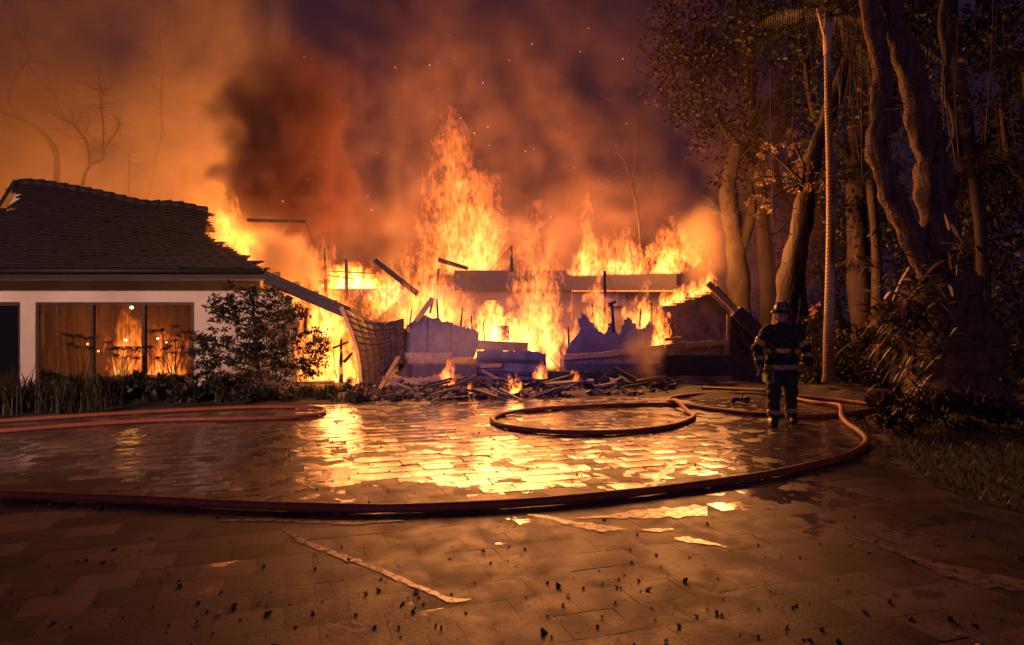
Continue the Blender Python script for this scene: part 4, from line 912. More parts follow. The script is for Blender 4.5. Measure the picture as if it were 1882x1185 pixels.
# umbrella sedges in front of the window
def sedge(px, py, tops, label):
    g = G(px, py); root = thing('umbrella_sedge', label, 'plant', g, 0, 'umbrella sedges before the window'); st, lf = MB(), MB()
    for (tx, ty) in tops:
        t = P(tx, ty, g.y + rnd.uniform(-0.25, 0.25)) - g; s0 = Vector((rnd.gauss(0, 0.07), rnd.gauss(0, 0.07), 0))
        st.tube([s0, s0.lerp(t, 0.5) + Vector((rnd.gauss(0, .03), 0, 0.05)), t], [0.009, 0.007, 0.005], 5, False)
        for k in range(17):
            a = k / 17 * 2 * PI + rnd.random() * 0.3; d = Vector((math.cos(a), math.sin(a), rnd.uniform(-0.1, 0.55))); l = rnd.uniform(0.13, 0.24); s = d.cross(Vector((0, 0, 1))).normalized() * 0.011
            m1 = t + d * l * 0.55 + Vector((0, 0, 0.02)); e = t + d * l + Vector((0, 0, -0.06)); lf.add([t - s, t + s, m1 + s, e, m1 - s], [(0, 1, 2, 4), (4, 2, 3)])
    st.build('stems', M_leaf3, root); lf.build('leaves', M_leaf3, root)
sedge(143, 728, [(122, 617), (134, 620), (146, 619), (158, 624), (172, 622), (140, 640), (165, 642), (128, 634)], 'umbrella sedge clump in front of the left pane')
sedge(222, 728, [(199, 630), (207, 643), (216, 642), (228, 643), (238, 640), (248, 645), (258, 640), (212, 655), (232, 658), (252, 660)], 'umbrella sedge clump in front of the middle pane')
sedge(315, 728, [(280, 611), (297, 609), (324, 602), (276, 640), (290, 660), (304, 643), (312, 637), (322, 628), (330, 620), (342, 612), (350, 612), (318, 650), (334, 640), (346, 650)], 'tall umbrella sedge clump in front of the right pane')

# low planting along the house
def tuft(px, py, h, n, label, mat=M_leaf3, wid=0.02, group='grassy tufts in the planting bed', name='grass_tuft', spreadf=0.5):
    g = G(px, py); b = MB()
    for _ in range(n):
        a = rnd.uniform(0, 2 * PI); l = h * rnd.uniform(0.5, 1.15); o_ = Vector((rnd.gauss(0, .09), rnd.gauss(0, .07), 0)); d = Vector((math.cos(a), math.sin(a), 0)); lean_ = rnd.uniform(0.1, spreadf); s = Vector((-d.y, d.x, 0)) * wid
        p1 = o_ + d * l * lean_ * 0.4 + Vector((0, 0, l * 0.6)); p2 = o_ + d * l * lean_ + Vector((0, 0, l * rnd.uniform(0.75, 1.0)))
        b.add([o_ - s * .5, o_ + s * .5, p1 + s * .5, p2, p1 - s * .5], [(0, 1, 2, 4), (4, 2, 3)])
    o = b.build(name, mat); o.location = g; return tag(o, label, 'plant', group)
for px in range(-30, 200, 17): tuft(px + rnd.uniform(-5, 5), rnd.uniform(738, 764), rnd.uniform(0.45, 0.85), 46, 'tall strappy tuft at the left end of the planting bed')
for px in range(190, 660, 13): tuft(px + rnd.uniform(-6, 6), rnd.uniform(722, 739 if px > 300 else 748), rnd.uniform(0.16, 0.34), 42, 'low leafy tuft along the front of the planting bed', M_leaf3, 0.03, spreadf=0.9)
for px in range(80, 470, 24):
    g = G(px + rnd.uniform(-6, 6), rnd.uniform(720, 740)); h = rnd.uniform(0.26, 0.44)
    o = leaf_quads('shrub', clump_points([(0, 0, h * 0.55, 0.34, 0.26, h * 0.55)], 330), 0.13, M_leaf3, None, 0.5, -0.2); o.location = g; tag(o, 'low broad leaved shrub in the planting bed under the window', 'shrub', 'low shrubs in the planting bed')
for px in range(500, 700, 14): tuft(px, rnd.uniform(722, 738), rnd.uniform(0.10, 0.2), 30, 'short dry tuft at the burning end of the planting bed', M_leaf2, 0.016, 'dry tufts in the planting bed', spreadf=1.1)
# right: border plants at the foot of the big tree and in the shade
for (px, py, h, n) in ((1640, 772, 0.42, 300), (1680, 788, 0.5, 360), (1720, 780, 0.4, 300), (1770, 790, 0.5, 360), (1815, 785, 0.5, 340), (1850, 795, 0.4, 280), (1620, 790, 0.3, 200), (1650, 800, 0.28, 200)):
    g = G(px, py); o = leaf_quads('shrub', clump_points([(0, 0, h * 0.5, 0.36, 0.3, h * 0.55)], n), 0.15, M_leaf2, None, 0.22, -0.7); o.location = g; tag(o, 'tufted border plant at the foot of the huge trunk', 'shrub', 'border plants under the huge trunk')
for (px, py, Y, rx, rz, n, lb) in ((1560, 640, 16.5, 50, 60, 1600, 'dark bush between the slender palm and the strap leaf clump'), (1620, 640, 17.0, 50, 50, 1400, 'dark bush behind the strap leaf clump'), (1500, 600, 16.0, 26, 36, 700, 'flowering bush at the left of the palm trunk'), (1850, 660, 15, 50, 60, 1400, 'dark bush right of the huge trunk'), (1475, 690, 16.5, 60, 25, 700, 'low dark bush behind the firefighter'), (1590, 690, 15.8, 60, 26, 900, 'low bush at the back edge of the lawn')):
    c = P(px, py, Y); g = Vector((c.x, c.y, 0)); zr = rz / FPX * Y; cz = max(c.z, zr)
    root = thing('bush', lb, 'bush', g, 0, 'dark bushes behind the lawn'); b = MB()
    for _ in range(7): b.tube([(rnd.gauss(0, .1), rnd.gauss(0, .1), 0), (rnd.gauss(0, .2), rnd.gauss(0, .2), cz * 0.6), (rnd.gauss(0, .4), rnd.gauss(0, .3), cz + zr * 0.4)], [0.02, 0.014, 0.006], 5, False)
    b.build('stems', M_bark2, root); leaf_quads('leaves', clump_points([(0, 0, cz, rx / FPX * Y, 0.6, zr), (0, 0, cz * 0.5, rx / FPX * Y * .8, 0.5, cz * 0.5)], n), 0.11, M_leaf3, root, 0.5, 0.2)
    if 'flowering' in lb:
        for (fx, fy) in ((1492, 565), (1498, 571), (1503, 559), (1496, 575), (1507, 580))[:4]:
            q = P(fx, fy, Y - 0.5) - g; leaf_quads('flower', np.array(q)[None, :] + npr.normal(size=(9, 3)) * 0.03, 0.075, M_flower, root, 0.7)
# grass on the lawn
def lawn_grass():
    b = MB(); k = 0
    while k < 17000:
        x, y = rnd.uniform(3.4, 12), rnd.uniform(5.2, 19); 
        if rnd.random() > 8.5 / y or not inside(x, y, LW): continue
        k += 1; a = rnd.uniform(0, 6.3); l = rnd.uniform(0.03, 0.085); d = Vector((math.cos(a), math.sin(a), 0)) * l * 0.6; s = Vector((-math.sin(a), math.cos(a), 0)) * 0.006; o_ = Vector((x, y, 0.003))
        b.add([o_ - s, o_ + s, o_ + d + Vector((0, 0, l))], [(0, 1, 2)])
    tag(b.build('grass', M_leaf2), 'short rough grass of the lawn under the trees', 'grass', None, 'stuff')
lawn_grass()

# ------------------------------------------------------------------ firefighter (one continuous body from smooth-joined round cones)
def surface_net(f, lo, hi, h):
    lo = np.array(lo, float); n = np.ceil((np.array(hi) - lo) / h).astype(int) + 1
    ax = [lo[i] + np.arange(n[i]) * h for i in range(3)]
    D = f(*np.meshgrid(*ax, indexing='ij')).astype(np.float32); s = D < 0
    c = sum(s[i:n[0] - 1 + i, j:n[1] - 1 + j, k:n[2] - 1 + k].astype(np.int8) for i in (0, 1) for j in (0, 1) for k in (0, 1))
    act = np.argwhere((c > 0) & (c < 8)); idx = -np.ones(c.shape, int); idx[tuple(act.T)] = np.arange(len(act))
    acc = np.zeros((len(act), 3)); cnt = np.zeros(len(act)); cr = [(i, j, k) for i in (0, 1) for j in (0, 1) for k in (0, 1)]
    for a in cr:
        for d in range(3):
            if a[d] == 0:
                e = list(a); e[d] = 1; da = D[tuple((act + a).T)]; de = D[tuple((act + e).T)]; m = (da < 0) != (de < 0)
                t = np.where(m, da / np.where(m, da - de, 1), 0); p = np.repeat(np.array([a], float), len(act), 0); p[:, d] += t
                acc[m] += p[m]; cnt[m] += 1
    v = lo + (act + acc / cnt[:, None]) * h; quads = []
    for d in range(3):
        o1, o2 = (d + 1) % 3, (d + 2) % 3; sl = [slice(None)] * 3; sl2 = [slice(None)] * 3; sl[d] = slice(0, -1); sl2[d] = slice(1, None)
        e = np.argwhere(s[tuple(sl)] != s[tuple(sl2)]); e = e[(e[:, o1] > 0) & (e[:, o2] > 0) & (e[:, o1] < n[o1] - 1) & (e[:, o2] < n[o2] - 1)]
        def cell(a_, b_): q = e.copy(); q[:, o1] -= a_; q[:, o2] -= b_; return idx[tuple(q.T)]
        q = np.stack([cell(1, 1), cell(0, 1), cell(0, 0), cell(1, 0)], 1); inv = ~s[tuple(sl)][tuple(e.T)]; q[inv] = q[inv][:, ::-1]; quads.append(q)
    return v, np.concatenate(quads)
def cone(x, y, z, a, b, ra, rb, fl=1.0):
    a, b = np.array(a, float), np.array(b, float); d = b - a; L = (d * d).sum() + 1e-9
    t = np.clip(((x - a[0]) * d[0] + (y - a[1]) * d[1] + (z - a[2]) * d[2]) / L, 0, 1); r = ra + (rb - ra) * t
    return np.sqrt((x - a[0] - d[0] * t) ** 2 + ((y - a[1] - d[1] * t) / fl) ** 2 + (z - a[2] - d[2] * t) ** 2) - r
BONES = [  # bulky turnout gear: a, b, radii, depth flattening, blend
 ((0, 0, 0.93), (0, 0.0, 1.22), 0.205, 0.215, 0.74, 0), ((0, 0, 1.22), (0, 0.01, 1.36), 0.215, 0.19, 0.74, 0.06), ((-0.15, 0.01, 1.40), (0.15, 0.01, 1.40), 0.095, 0.095, 1, 0.07),
 ((0, 0.01, 1.42), (0, -0.01, 1.54), 0.075, 0.062, 1, 0.05), ((-0.02, 0, 0.80), (0.02, 0, 0.95), 0.21, 0.20, 0.72, 0.05),
 ((-0.20, 0.01, 1.40), (-0.345, 0.06, 1.14), 0.092, 0.072, 1, 0.05), ((-0.345, 0.06, 1.14), (-0.315, -0.04, 0.88), 0.070, 0.054, 1, 0.03),
 ((0.20, 0.01, 1.39), (0.345, 0.09, 1.15), 0.092, 0.072, 1, 0.05), ((0.345, 0.09, 1.15), (0.365, -0.10, 0.93), 0.070, 0.054, 1, 0.03),
 ((-0.10, 0, 0.86), (-0.125, -0.10, 0.48), 0.125, 0.092, 1, 0.05), ((-0.125, -0.10, 0.48), (-0.135, -0.16, 0.08), 0.092, 0.080, 1, 0.04),
 ((0.10, 0, 0.86), (0.130, 0.02, 0.49), 0.125, 0.092, 1, 0.05), ((0.130, 0.02, 0.49), (0.155, 0.20, 0.11), 0.092, 0.080, 1, 0.04),
 ((-0.135, -0.14, 0.06), (-0.155, -0.33, 0.045), 0.060, 0.046, 1, 0.04), ((0.155, 0.21, 0.08), (0.185, 0.04, 0.045), 0.060, 0.046, 1, 0.04),
 # head
 ((0, -0.015, 1.60), (0, -0.012, 1.69), 0.080, 0.094, 1.05, 0.03), ((0, -0.045, 1.575), (0, -0.06, 1.555), 0.052, 0.034, 1, 0.03), ((0, -0.105, 1.645), (0, -0.118, 1.612), 0.010, 0.017, 1, 0.015),
 ((-0.092, 0, 1.64), (-0.092, 0.0, 1.60), 0.018, 0.014, 1, 0.012), ((0.092, 0, 1.64), (0.092, 0.0, 1.60), 0.018, 0.014, 1, 0.012), ((-0.030, -0.092, 1.668), (0.030, -0.092, 1.668), 0.016, 0.016, 1, 0.02), ((-0.02, -0.092, 1.585), (0.02, -0.092, 1.585), 0.010, 0.010, 1, 0.012),
]
def hand(w, d, side):
    """palm, four fingers of unequal length curling, thumb off the side of the palm"""
    w, d = np.array(w, float), np.array(d, float); d /= np.linalg.norm(d); fw = np.array((0, -1.0, 0)); fw -= d * fw.dot(d); fw /= np.linalg.norm(fw); n = np.cross(d, fw) * side
    B = [(w, w + d * 0.085, 0.036, 0.040, 1, 0.03)]
    for k, (o, L) in enumerate(((0.030, 0.074), (0.010, 0.084), (-0.011, 0.078), (-0.031, 0.060))):
        a = w + d * 0.085 + fw * o; b_ = a + d * L * 0.45 + n * 0.010; c = b_ + d * L * 0.33 + n * 0.022; e = c + d * L * 0.2 + n * 0.022
        B += [(a, b_, 0.0125, 0.0118, 1, 0.006), (b_, c, 0.0118, 0.011, 1, 0.004), (c, e, 0.011, 0.0095, 1, 0.004)]
    a = w + d * 0.03 + fw * 0.034; b_ = a + d * 0.035 + fw * 0.026 + n * 0.01; e = b_ + d * 0.035 + fw * 0.006 + n * 0.012
    return B + [(a, b_, 0.016, 0.0135, 1, 0.01), (b_, e, 0.0135, 0.011, 1, 0.005)]
ALLB = BONES + hand((-0.315, -0.04, 0.88), (0.03, -0.12, -0.99), 1) + hand((0.365, -0.10, 0.93), (0.02, -0.20, -0.98), -1)
def body_sdf(x, y, z):
    D = np.full(x.shape, 9.0)
    for a, b, ra, rb, fl, k in ALLB:
        lo = np.minimum(a, b) - max(ra, rb) - 0.12; hi = np.maximum(a, b) + max(ra, rb) + 0.12
        i0 = [np.searchsorted(q, l) for q, l in zip((x[:, 0, 0], y[0, :, 0], z[0, 0, :]), lo)]; i1 = [np.searchsorted(q, l) for q, l in zip((x[:, 0, 0], y[0, :, 0], z[0, 0, :]), hi)]
        s = tuple(slice(p, q) for p, q in zip(i0, i1))
        if any(p >= q for p, q in zip(i0, i1)): continue
        d = cone(x[s], y[s], z[s], a, b, ra, rb, fl); e = D[s]
        if k > 0:
            h = np.clip(0.5 + 0.5 * (e - d) / k, 0, 1); D[s] = e * (1 - h) + d * h - k * h * (1 - h)
        else: D[s] = np.minimum(e, d)
    return D
bv, bq = surface_net(body_sdf, (-0.52, -0.44, -0.02), (0.52, 0.36, 1.84), 0.0085)
# folds and sag in the cloth
zf = bv[:, 2]; cloth = (zf < 1.45)
bn = np.zeros_like(bv); fn = np.cross(bv[bq[:, 2]] - bv[bq[:, 0]], bv[bq[:, 3]] - bv[bq[:, 1]])
for k in range(4): np.add.at(bn, bq[:, k], fn)
bn /= np.linalg.norm(bn, axis=1)[:, None] + 1e-9
wr = 0.006 * np.sin(zf * 46 + np.sin(bv[:, 0] * 21) * 2.2 + bv[:, 1] * 16) + 0.004 * np.sin(zf * 95 + bv[:, 0] * 55)
hand_m = (np.abs(bv[:, 0]) > 0.24) & (zf < 0.885)
bv = bv + bn * (wr * (cloth & ~hand_m))[:, None]
def np_mesh(name, v, q):
    me = bpy.data.meshes.new(name); me.vertices.add(len(v)); me.vertices.foreach_set('co', v.astype(np.float32).ravel()); n = len(q)
    me.loops.add(4 * n); me.loops.foreach_set('vertex_index', q.astype(np.int32).ravel()); me.polygons.add(n); me.polygons.foreach_set('loop_start', np.arange(0, 4 * n, 4, dtype=np.int32)); me.polygons.foreach_set('use_smooth', np.ones(n, bool)); me.update(calc_edges=True); return me
M_skin = rough_mat('skin', (0.34, 0.17, 0.11), (0.48, 0.26, 0.18), 12, (0.45, 0.6), 0.1, 60)
M_coat = rough_mat('turnout_cloth', (0.010, 0.0085, 0.0075), (0.028, 0.023, 0.020), 9, (0.6, 0.85), 0.5, 90)
M_band = rough_mat('reflective_yellow', (0.42, 0.24, 0.02), (0.62, 0.38, 0.05), 14, (0.3, 0.45), 0.1, 60)
M_silver = rough_mat('reflective_silver', (0.20, 0.155, 0.09), (0.32, 0.25, 0.15), 14, (0.3, 0.45), 0.1, 60)
M_rub = material('black_rubber', (0.012, 0.012, 0.013), 0.38); M_helm = rough_mat('helmet_shell', (0.008, 0.008, 0.009), (0.022, 0.020, 0.020), 8, (0.18, 0.4), 0.15, 40)
M_glove = rough_mat('glove_leather', (0.10, 0.06, 0.04), (0.20, 0.12, 0.08), 10, (0.6, 0.8), 0.3, 60)
fx = G(1437, 778)
man = thing('person', 'firefighter in black turnout gear and helmet standing on the wet paving', 'person', fx)
man.rotation_euler = (0, 0, R(-15))
body = link('body', np_mesh('body', bv, bq), man, M_skin)
cen = bv[bq].mean(1)
def shell(name, mask, off, mat, parent=body, label=None):
    q = bq[mask]; u, inv = np.unique(q, return_inverse=True); v = bv[u] + bn[u] * off
    # rim: fold the open edge back to the body so the cloth has thickness
    q2 = inv.reshape(-1, 4); n = len(u); e = np.concatenate([q2[:, [k, (k + 1) % 4]] for k in range(4)]); key = np.sort(e, 1); _, first, cnt = np.unique(key, axis=0, return_index=True, return_counts=True)
    rim = e[first[cnt == 1]]; v = np.concatenate([v, bv[u] - bn[u] * 0.002]); rq = np.stack([rim[:, 1], rim[:, 0], rim[:, 0] + n, rim[:, 1] + n], 1)
    o = link(name, np_mesh(name, v, np.concatenate([q2, rq])), parent, mat)
    if label: o['label'] = label
    return o
def on(a, b, w=0.13):
    """faces lying along the bone a-b"""
    a, b = np.array(a), np.array(b); d = b - a; L = np.linalg.norm(d); d = d / L; t = (cen - a) @ d; r = np.linalg.norm(cen - a - t[:, None] * d, axis=1); return t / L, (r < w)
armL = [on(BONES[5][0], BONES[5][1]), on(BONES[6][0], BONES[6][1])]; armR = [on(BONES[7][0], BONES[7][1]), on(BONES[8][0], BONES[8][1])]
cz, cxx = cen[:, 2], cen[:, 0]
is_hand = (np.abs(cxx) > 0.245) & (cz < 0.895)
trunk_m = (np.abs(cxx) < 0.255 - 0.12 * np.clip(cz - 1.25, 0, .3))
coat_m = (cz > 0.80) & (cz < 1.50) & ~is_hand
shell('coat', coat_m, 0.012, M_coat); shell('trousers', (cz <= 0.80) & (cz > 0.14) & ~is_hand, 0.004, M_coat); shell('boot', (cz <= 0.15) & (cxx < 0.02), 0.006, M_rub); shell('boot', (cz <= 0.15) & (cxx >= 0.02), 0.006, M_rub)
shell('glove', is_hand & (cxx < 0), 0.002, M_glove); shell('glove', is_hand & (cxx > 0), 0.002, M_glove)
shell('chest_band', trunk_m & (np.abs(cz - 1.115 + 0.05 * np.abs(cxx)) < 0.034), 0.017, M_band)
shell('waist_band', trunk_m & (np.abs(cz - 0.862 - 0.04 * cxx) < 0.036) & ~is_hand, 0.017, M_silver)
for t_, m_, nm in ((armL, 0, 'upper'), (armR, 0, 'upper')):
    shell('sleeve_band', t_[0][1] & (np.abs(t_[0][0] - 0.62) < 0.13) & (np.abs(cxx) > 0.235) & (cz > 1.13), 0.017, M_band)
    shell('cuff_band', t_[1][1] & (np.abs(t_[1][0] - 0.62) < 0.12) & (np.abs(cxx) > 0.255), 0.017, M_silver)
for sg in (-1, 1): shell('ankle_band', (np.abs(cz - 0.19) < 0.032) & (cxx * sg > 0), 0.010, M_silver)
# air pack straps, mask hose, torch, radio
for sg in (-1, 1):
    m_ = trunk_m & (cen[:, 1] < 0.05) & (np.abs(cxx - sg * (0.115 + 0.02 * np.sin(cz * 7))) < 0.022) & (cz > 0.95) & (cz < 1.47); shell('shoulder_strap', m_, 0.022, M_rub)
def tubep(name, pts, r, mat, n=8):
    b = MB(); b.tube(smooth_path([Vector(p) for p in pts], 6), r, n); return b.build(name, mat, body)
tubep('mask_hose', [(0.13, -0.19, 1.16), (0.09, -0.22, 1.06), (-0.02, -0.225, 1.02), (-0.10, -0.20, 1.06), (-0.13, -0.17, 1.2)], 0.014, M_rub)
b = MB(); b.tube([(-0.125, -0.175, 0.875), (-0.125, -0.225, 0.872)], [0.032, 0.036], 14); b.build('hand_torch', M_band, body)
b = MB(); b.box((-0.145, -0.165, 0.72), (0.045, 0.035, 0.20)); b.tube([(-0.145, -0.165, 0.82), (-0.145, -0.165, 0.90)], 0.006, 6); b.build('radio', M_rub, body)
b = MB(); b.tube([(0, 0.22, 0.88), (0, 0.22, 0.93), (0, 0.225, 1.30), (0, 0.22, 1.36)], [0.05, 0.085, 0.085, 0.04], 16); b.build('air_cylinder', M_silver, body)
# collar, helmet with brim, comb, front shield and lamp
b = MB(); b.tube([(0, 0, 1.455), (0, -0.004, 1.50), (0, -0.008, 1.545)], [0.115, 0.108, 0.112], 18, False); b.build('collar', M_coat, body)
helm = MB(); hc = Vector((0, -0.012, 1.715)); n = 24; prof = [(0.113, 0.0), (0.116, 0.035), (0.108, 0.075), (0.085, 0.11), (0.05, 0.132), (0.012, 0.14)]
vs = [hc + Vector((math.cos(2 * PI * k / n) * r, math.sin(2 * PI * k / n) * r * 1.18, z)) for r, z in prof for k in range(n)]
helm.add(vs, [(i * n + k, i * n + (k + 1) % n, (i + 1) * n + (k + 1) % n, (i + 1) * n + k) for i in range(len(prof) - 1) for k in range(n)] + [tuple((len(prof) - 1) * n + k for k in range(n))], True)
hel = helm.build('helmet', M_helm, body)
b = MB(); vs = []
for r, z in ((0.110, 0.004), (0.165, -0.018), (0.163, -0.026), (0.110, -0.006)):
    for k in range(n):
        a = 2 * PI * k / n; e = 1.0 + 0.35 * max(0, math.sin(a)) ; vs.append(hc + Vector((math.cos(a) * r, math.sin(a) * r * 1.12 * e, z - 0.02 * max(0, math.sin(a)))))
b.add(vs, [(i * n + k, i * n + (k + 1) % n, ((i + 1) % 4) * n + (k + 1) % n, ((i + 1) % 4) * n + k) for i in range(4) for k in range(n)], True); b.build('brim', M_helm, hel)
b = MB()
for a in (0, PI / 2, PI / 4, -PI / 4): b.tube([hc + Vector((math.cos(a) * r * s, math.sin(a) * r * s * 1.18, z + 0.006)) for s, L_ in ((1, prof), (-1, prof[::-1])) for r, z in L_], 0.007, 6)
b.build('ribs', M_helm, hel)
b = MB(); b.prism([hc + Vector(q) for q in ((-0.045, -0.142, 0.012), (0.045, -0.142, 0.012), (0.05, -0.135, 0.085), (0.0, -0.118, 0.14), (-0.05, -0.135, 0.085))], (0, 0.012, 0)); b.build('front_shield', M_glove, hel)
b = MB(); b.box(hc + Vector((0, -0.09, 0.14)), (0.05, 0.05, 0.03), None, 0.004); b.build('shield_holder', M_silver, hel)
b = MB()
for k in range(-6, 7):
    a = -PI / 2 + k * 0.2; b.box(hc + Vector((math.cos(a) * 0.119, math.sin(a) * 0.119 * 1.18, 0.02)), (0.02, 0.006, 0.022), Matrix.Rotation(a + PI / 2, 3, 'Z'))
b.build('reflective_trim', M_silver, hel)
b = MB(); b.tube([hc + Vector((-0.135, -0.09, -0.01)), hc + Vector((-0.135, -0.16, -0.012))], [0.022, 0.026], 12); b.build('helmet_light', M_silver, hel)
b = MB(); b.tube(smooth_path([Vector((-0.10, -0.03, 1.70)), Vector((-0.10, -0.06, 1.62)), Vector((-0.06, -0.085, 1.555)), Vector((0.0, -0.092, 1.54)), Vector((0.06, -0.085, 1.555)), Vector((0.10, -0.06, 1.62)), Vector((0.10, -0.03, 1.70))], 5), 0.008, 6); b.build('chin_strap', M_rub, hel)
M_eye = material('eye', (0.02, 0.015, 0.012), 0.15)
for sg in (-1, 1):
    b = MB(); c_ = Vector((sg * 0.034, -0.098, 1.645)); b.tube([c_ + Vector((0, 0.006, -0.008)), c_ + Vector((0, -0.004, -0.004)), c_ + Vector((0, -0.004, 0.004)), c_ + Vector((0, 0.006, 0.008))], [0.002, 0.010, 0.010, 0.002], 10); b.build('eye', M_eye, body)
FL = [
 (778, 905, 205, 505, 22.2, 0.95, 'tallest flame rising above the middle of the burnt roof', 0.9, 0),
 (735, 840, 425, 600, 18.4, 1.35, 'broad yellow flame to the left below the tallest flame', 0.8, 0),
 (845, 930, 320, 500, 22.4, 0.8, 'orange flame leaning on the right flank of the tallest flame', 0.6, 0),
 (940, 1030, 375, 650, 18.0, 1.05, 'second tallest flame, just right of the charred chimney post', 0.6, 0),
 (985, 1030, 455, 680, 17.2, 1.2, 'narrow flame sheet hanging down to the debris right of the white hot doorway', 0.35, 0),
 (1060, 1094, 345, 505, 20.4, 0.7, 'thin detached flame lick over the rear fascia', 0.35, 0),
 (1045, 1120, 430, 507, 20.4, 1.2, 'low flame at the left end of the rear fascia', 0.5, 0),
 (1105, 1190, 418, 505, 20.4, 1.2, 'rounded flame on the middle of the rear fascia', 0.5, 0),
 (1190, 1262, 400, 503, 20.4, 1.8, 'ragged bright flame on the right end of the rear fascia', 0.5, 0),
 (1225, 1292, 430, 480, 20.2, 1.2, 'flame tongue blown sideways beside the yellow smoke puff', 0.4, 0.6),
 (1072, 1128, 500, 640, 17.3, 1.4, 'flame curtain climbing the split in the fallen slab', 0.3, 0),
 (1142, 1218, 510, 620, 17.3, 1.5, 'flame curtain at the joint of the two fallen slabs', 0.3, 0),
 (1195, 1235, 555, 640, 16.6, 1.6, 'short white hot flame at the left edge of the dark slab', 0.25, 0),
 (1030, 1066, 555, 660, 17.2, 1.1, 'small flame at the broken left tip of the fallen slab', 0.25, 0),
 (385, 445, 335, 450, 18.6, 0.9, 'flame standing on the burnt ridge end of the tiled roof', 0.5, 0),
 (395, 480, 415, 480, 17.2, 1.6, 'low flames along the burning edge of the tiled roof', 0.3, 0.25),
 (470, 560, 450, 560, 17.8, 1.0, 'flame behind the orange smoke above the eave', 0.6, 0),
 (548, 640, 440, 620, 18.2, 1.5, 'flame around the left charred rafter posts', 0.6, 0),
 (600, 700, 482, 530, 19.2, 9.0, 'white hot flame behind the thin charred rods', 0.6, 0),
 (675, 770, 465, 560, 18.2, 1.3, 'flame running along the leaning burning rafter', 0.4, -0.7),
 (690, 800, 520, 622, 17.6, 1.3, 'wide flame bed above the fallen roof panel', 0.8, 0),
 (790, 880, 520, 625, 18.0, 1.2, 'yellow flame between the panel and the white hot doorway', 0.8, 0),
 (865, 972, 555, 660, 17.6, 9.0, 'white hot flame in the doorway gap at the centre of the wing', 0.8, 0),
 (932, 1000, 545, 650, 17.4, 1.2, 'yellow flame right of the dark square by the doorway', 0.5, 0),
 (535, 615, 550, 720, 17.0, 1.5, 'flame inside the house behind the small tree', 0.4, 0),
 (580, 665, 555, 725, 16.6, 2.0, 'flame under the sagging eave beam', 0.5, 0),
 (640, 668, 672, 722, 15.2, 1.6, 'small flame at the foot of the hanging tiles', 0.2, 0),
 (812, 848, 655, 712, 15.2, 1.5, 'low flame in front of the fallen roof panel', 0.2, 0),
 (929, 962, 688, 737, 14.0, 1.9, 'small bright flame on the wet paving before the debris', 0.18, 0),
 (858, 876, 712, 737, 13.9, 1.0, 'tiny flame on the left of the debris edge', 0.1, 0),
 (978, 1004, 660, 697, 15.0, 1.0, 'small flame on the debris mound', 0.18, 0),
 (1048, 1068, 672, 712, 14.9, 1.1, 'little flame at the right end of the debris mound', 0.12, 0),
]
for a in FL: flame(*a)
# flames along the sloping burnt edge of the dark slab
for i in range(6):
    t = i / 5; px = lerp(1225, 1302, t); py = lerp(553, 527, t)
    f = flame(px - 17, px + 17, py - (22 if i < 5 else 30), py + 9, 16.5, 1.3, '%s small flame from the left along the sloping top of the dark slab' % ('first', 'second', 'third', 'fourth', 'fifth', 'last')[i], 0.18, 0)
# the light the flames give
for (px, py, Y, e, s) in ((860, 410, 23.4, 1250, 1.8), (965, 420, 23.2, 1150, 1.7), (760, 450, 20.6, 520, 1.4), (850, 300, 23.0, 2000, 2.0), (1010, 390, 23.4, 800, 1.6), (1150, 430, 23.2, 700, 1.5), (905, 590, 18.7, 170, 0.7),
                          (1275, 425, 19.0, 1700, 1.1), (520, 500, 18.4, 150, 0.7), (1105, 530, 18.4, 110, 0.6), (600, 610, 17.9, 160, 0.9), (640, 450, 19.6, 260, 1.1), (622, 650, 14.6, 45, 0.5), (945, 700, 13.8, 12, 0.2)):
    lamp('flame_light', 'POINT', P(px, py, Y), e, (1.0, 0.33, 0.085), s)
# the fire behind the standing wing, out of sight beyond its ridge
for (x, y, z, e) in ((-12.5, 30.0, 6.5, 1150), (-20.0, 30.0, 5.5, 1000), (-11.5, 20.5, 3.4, 330), (-15.0, 20.7, 3.6, 260), (-9.8, 26.0, 4.5, 1300)):
    lamp('flame_light', 'POINT', (x, y, z), e, (1.0, 0.33, 0.06), 0.6)

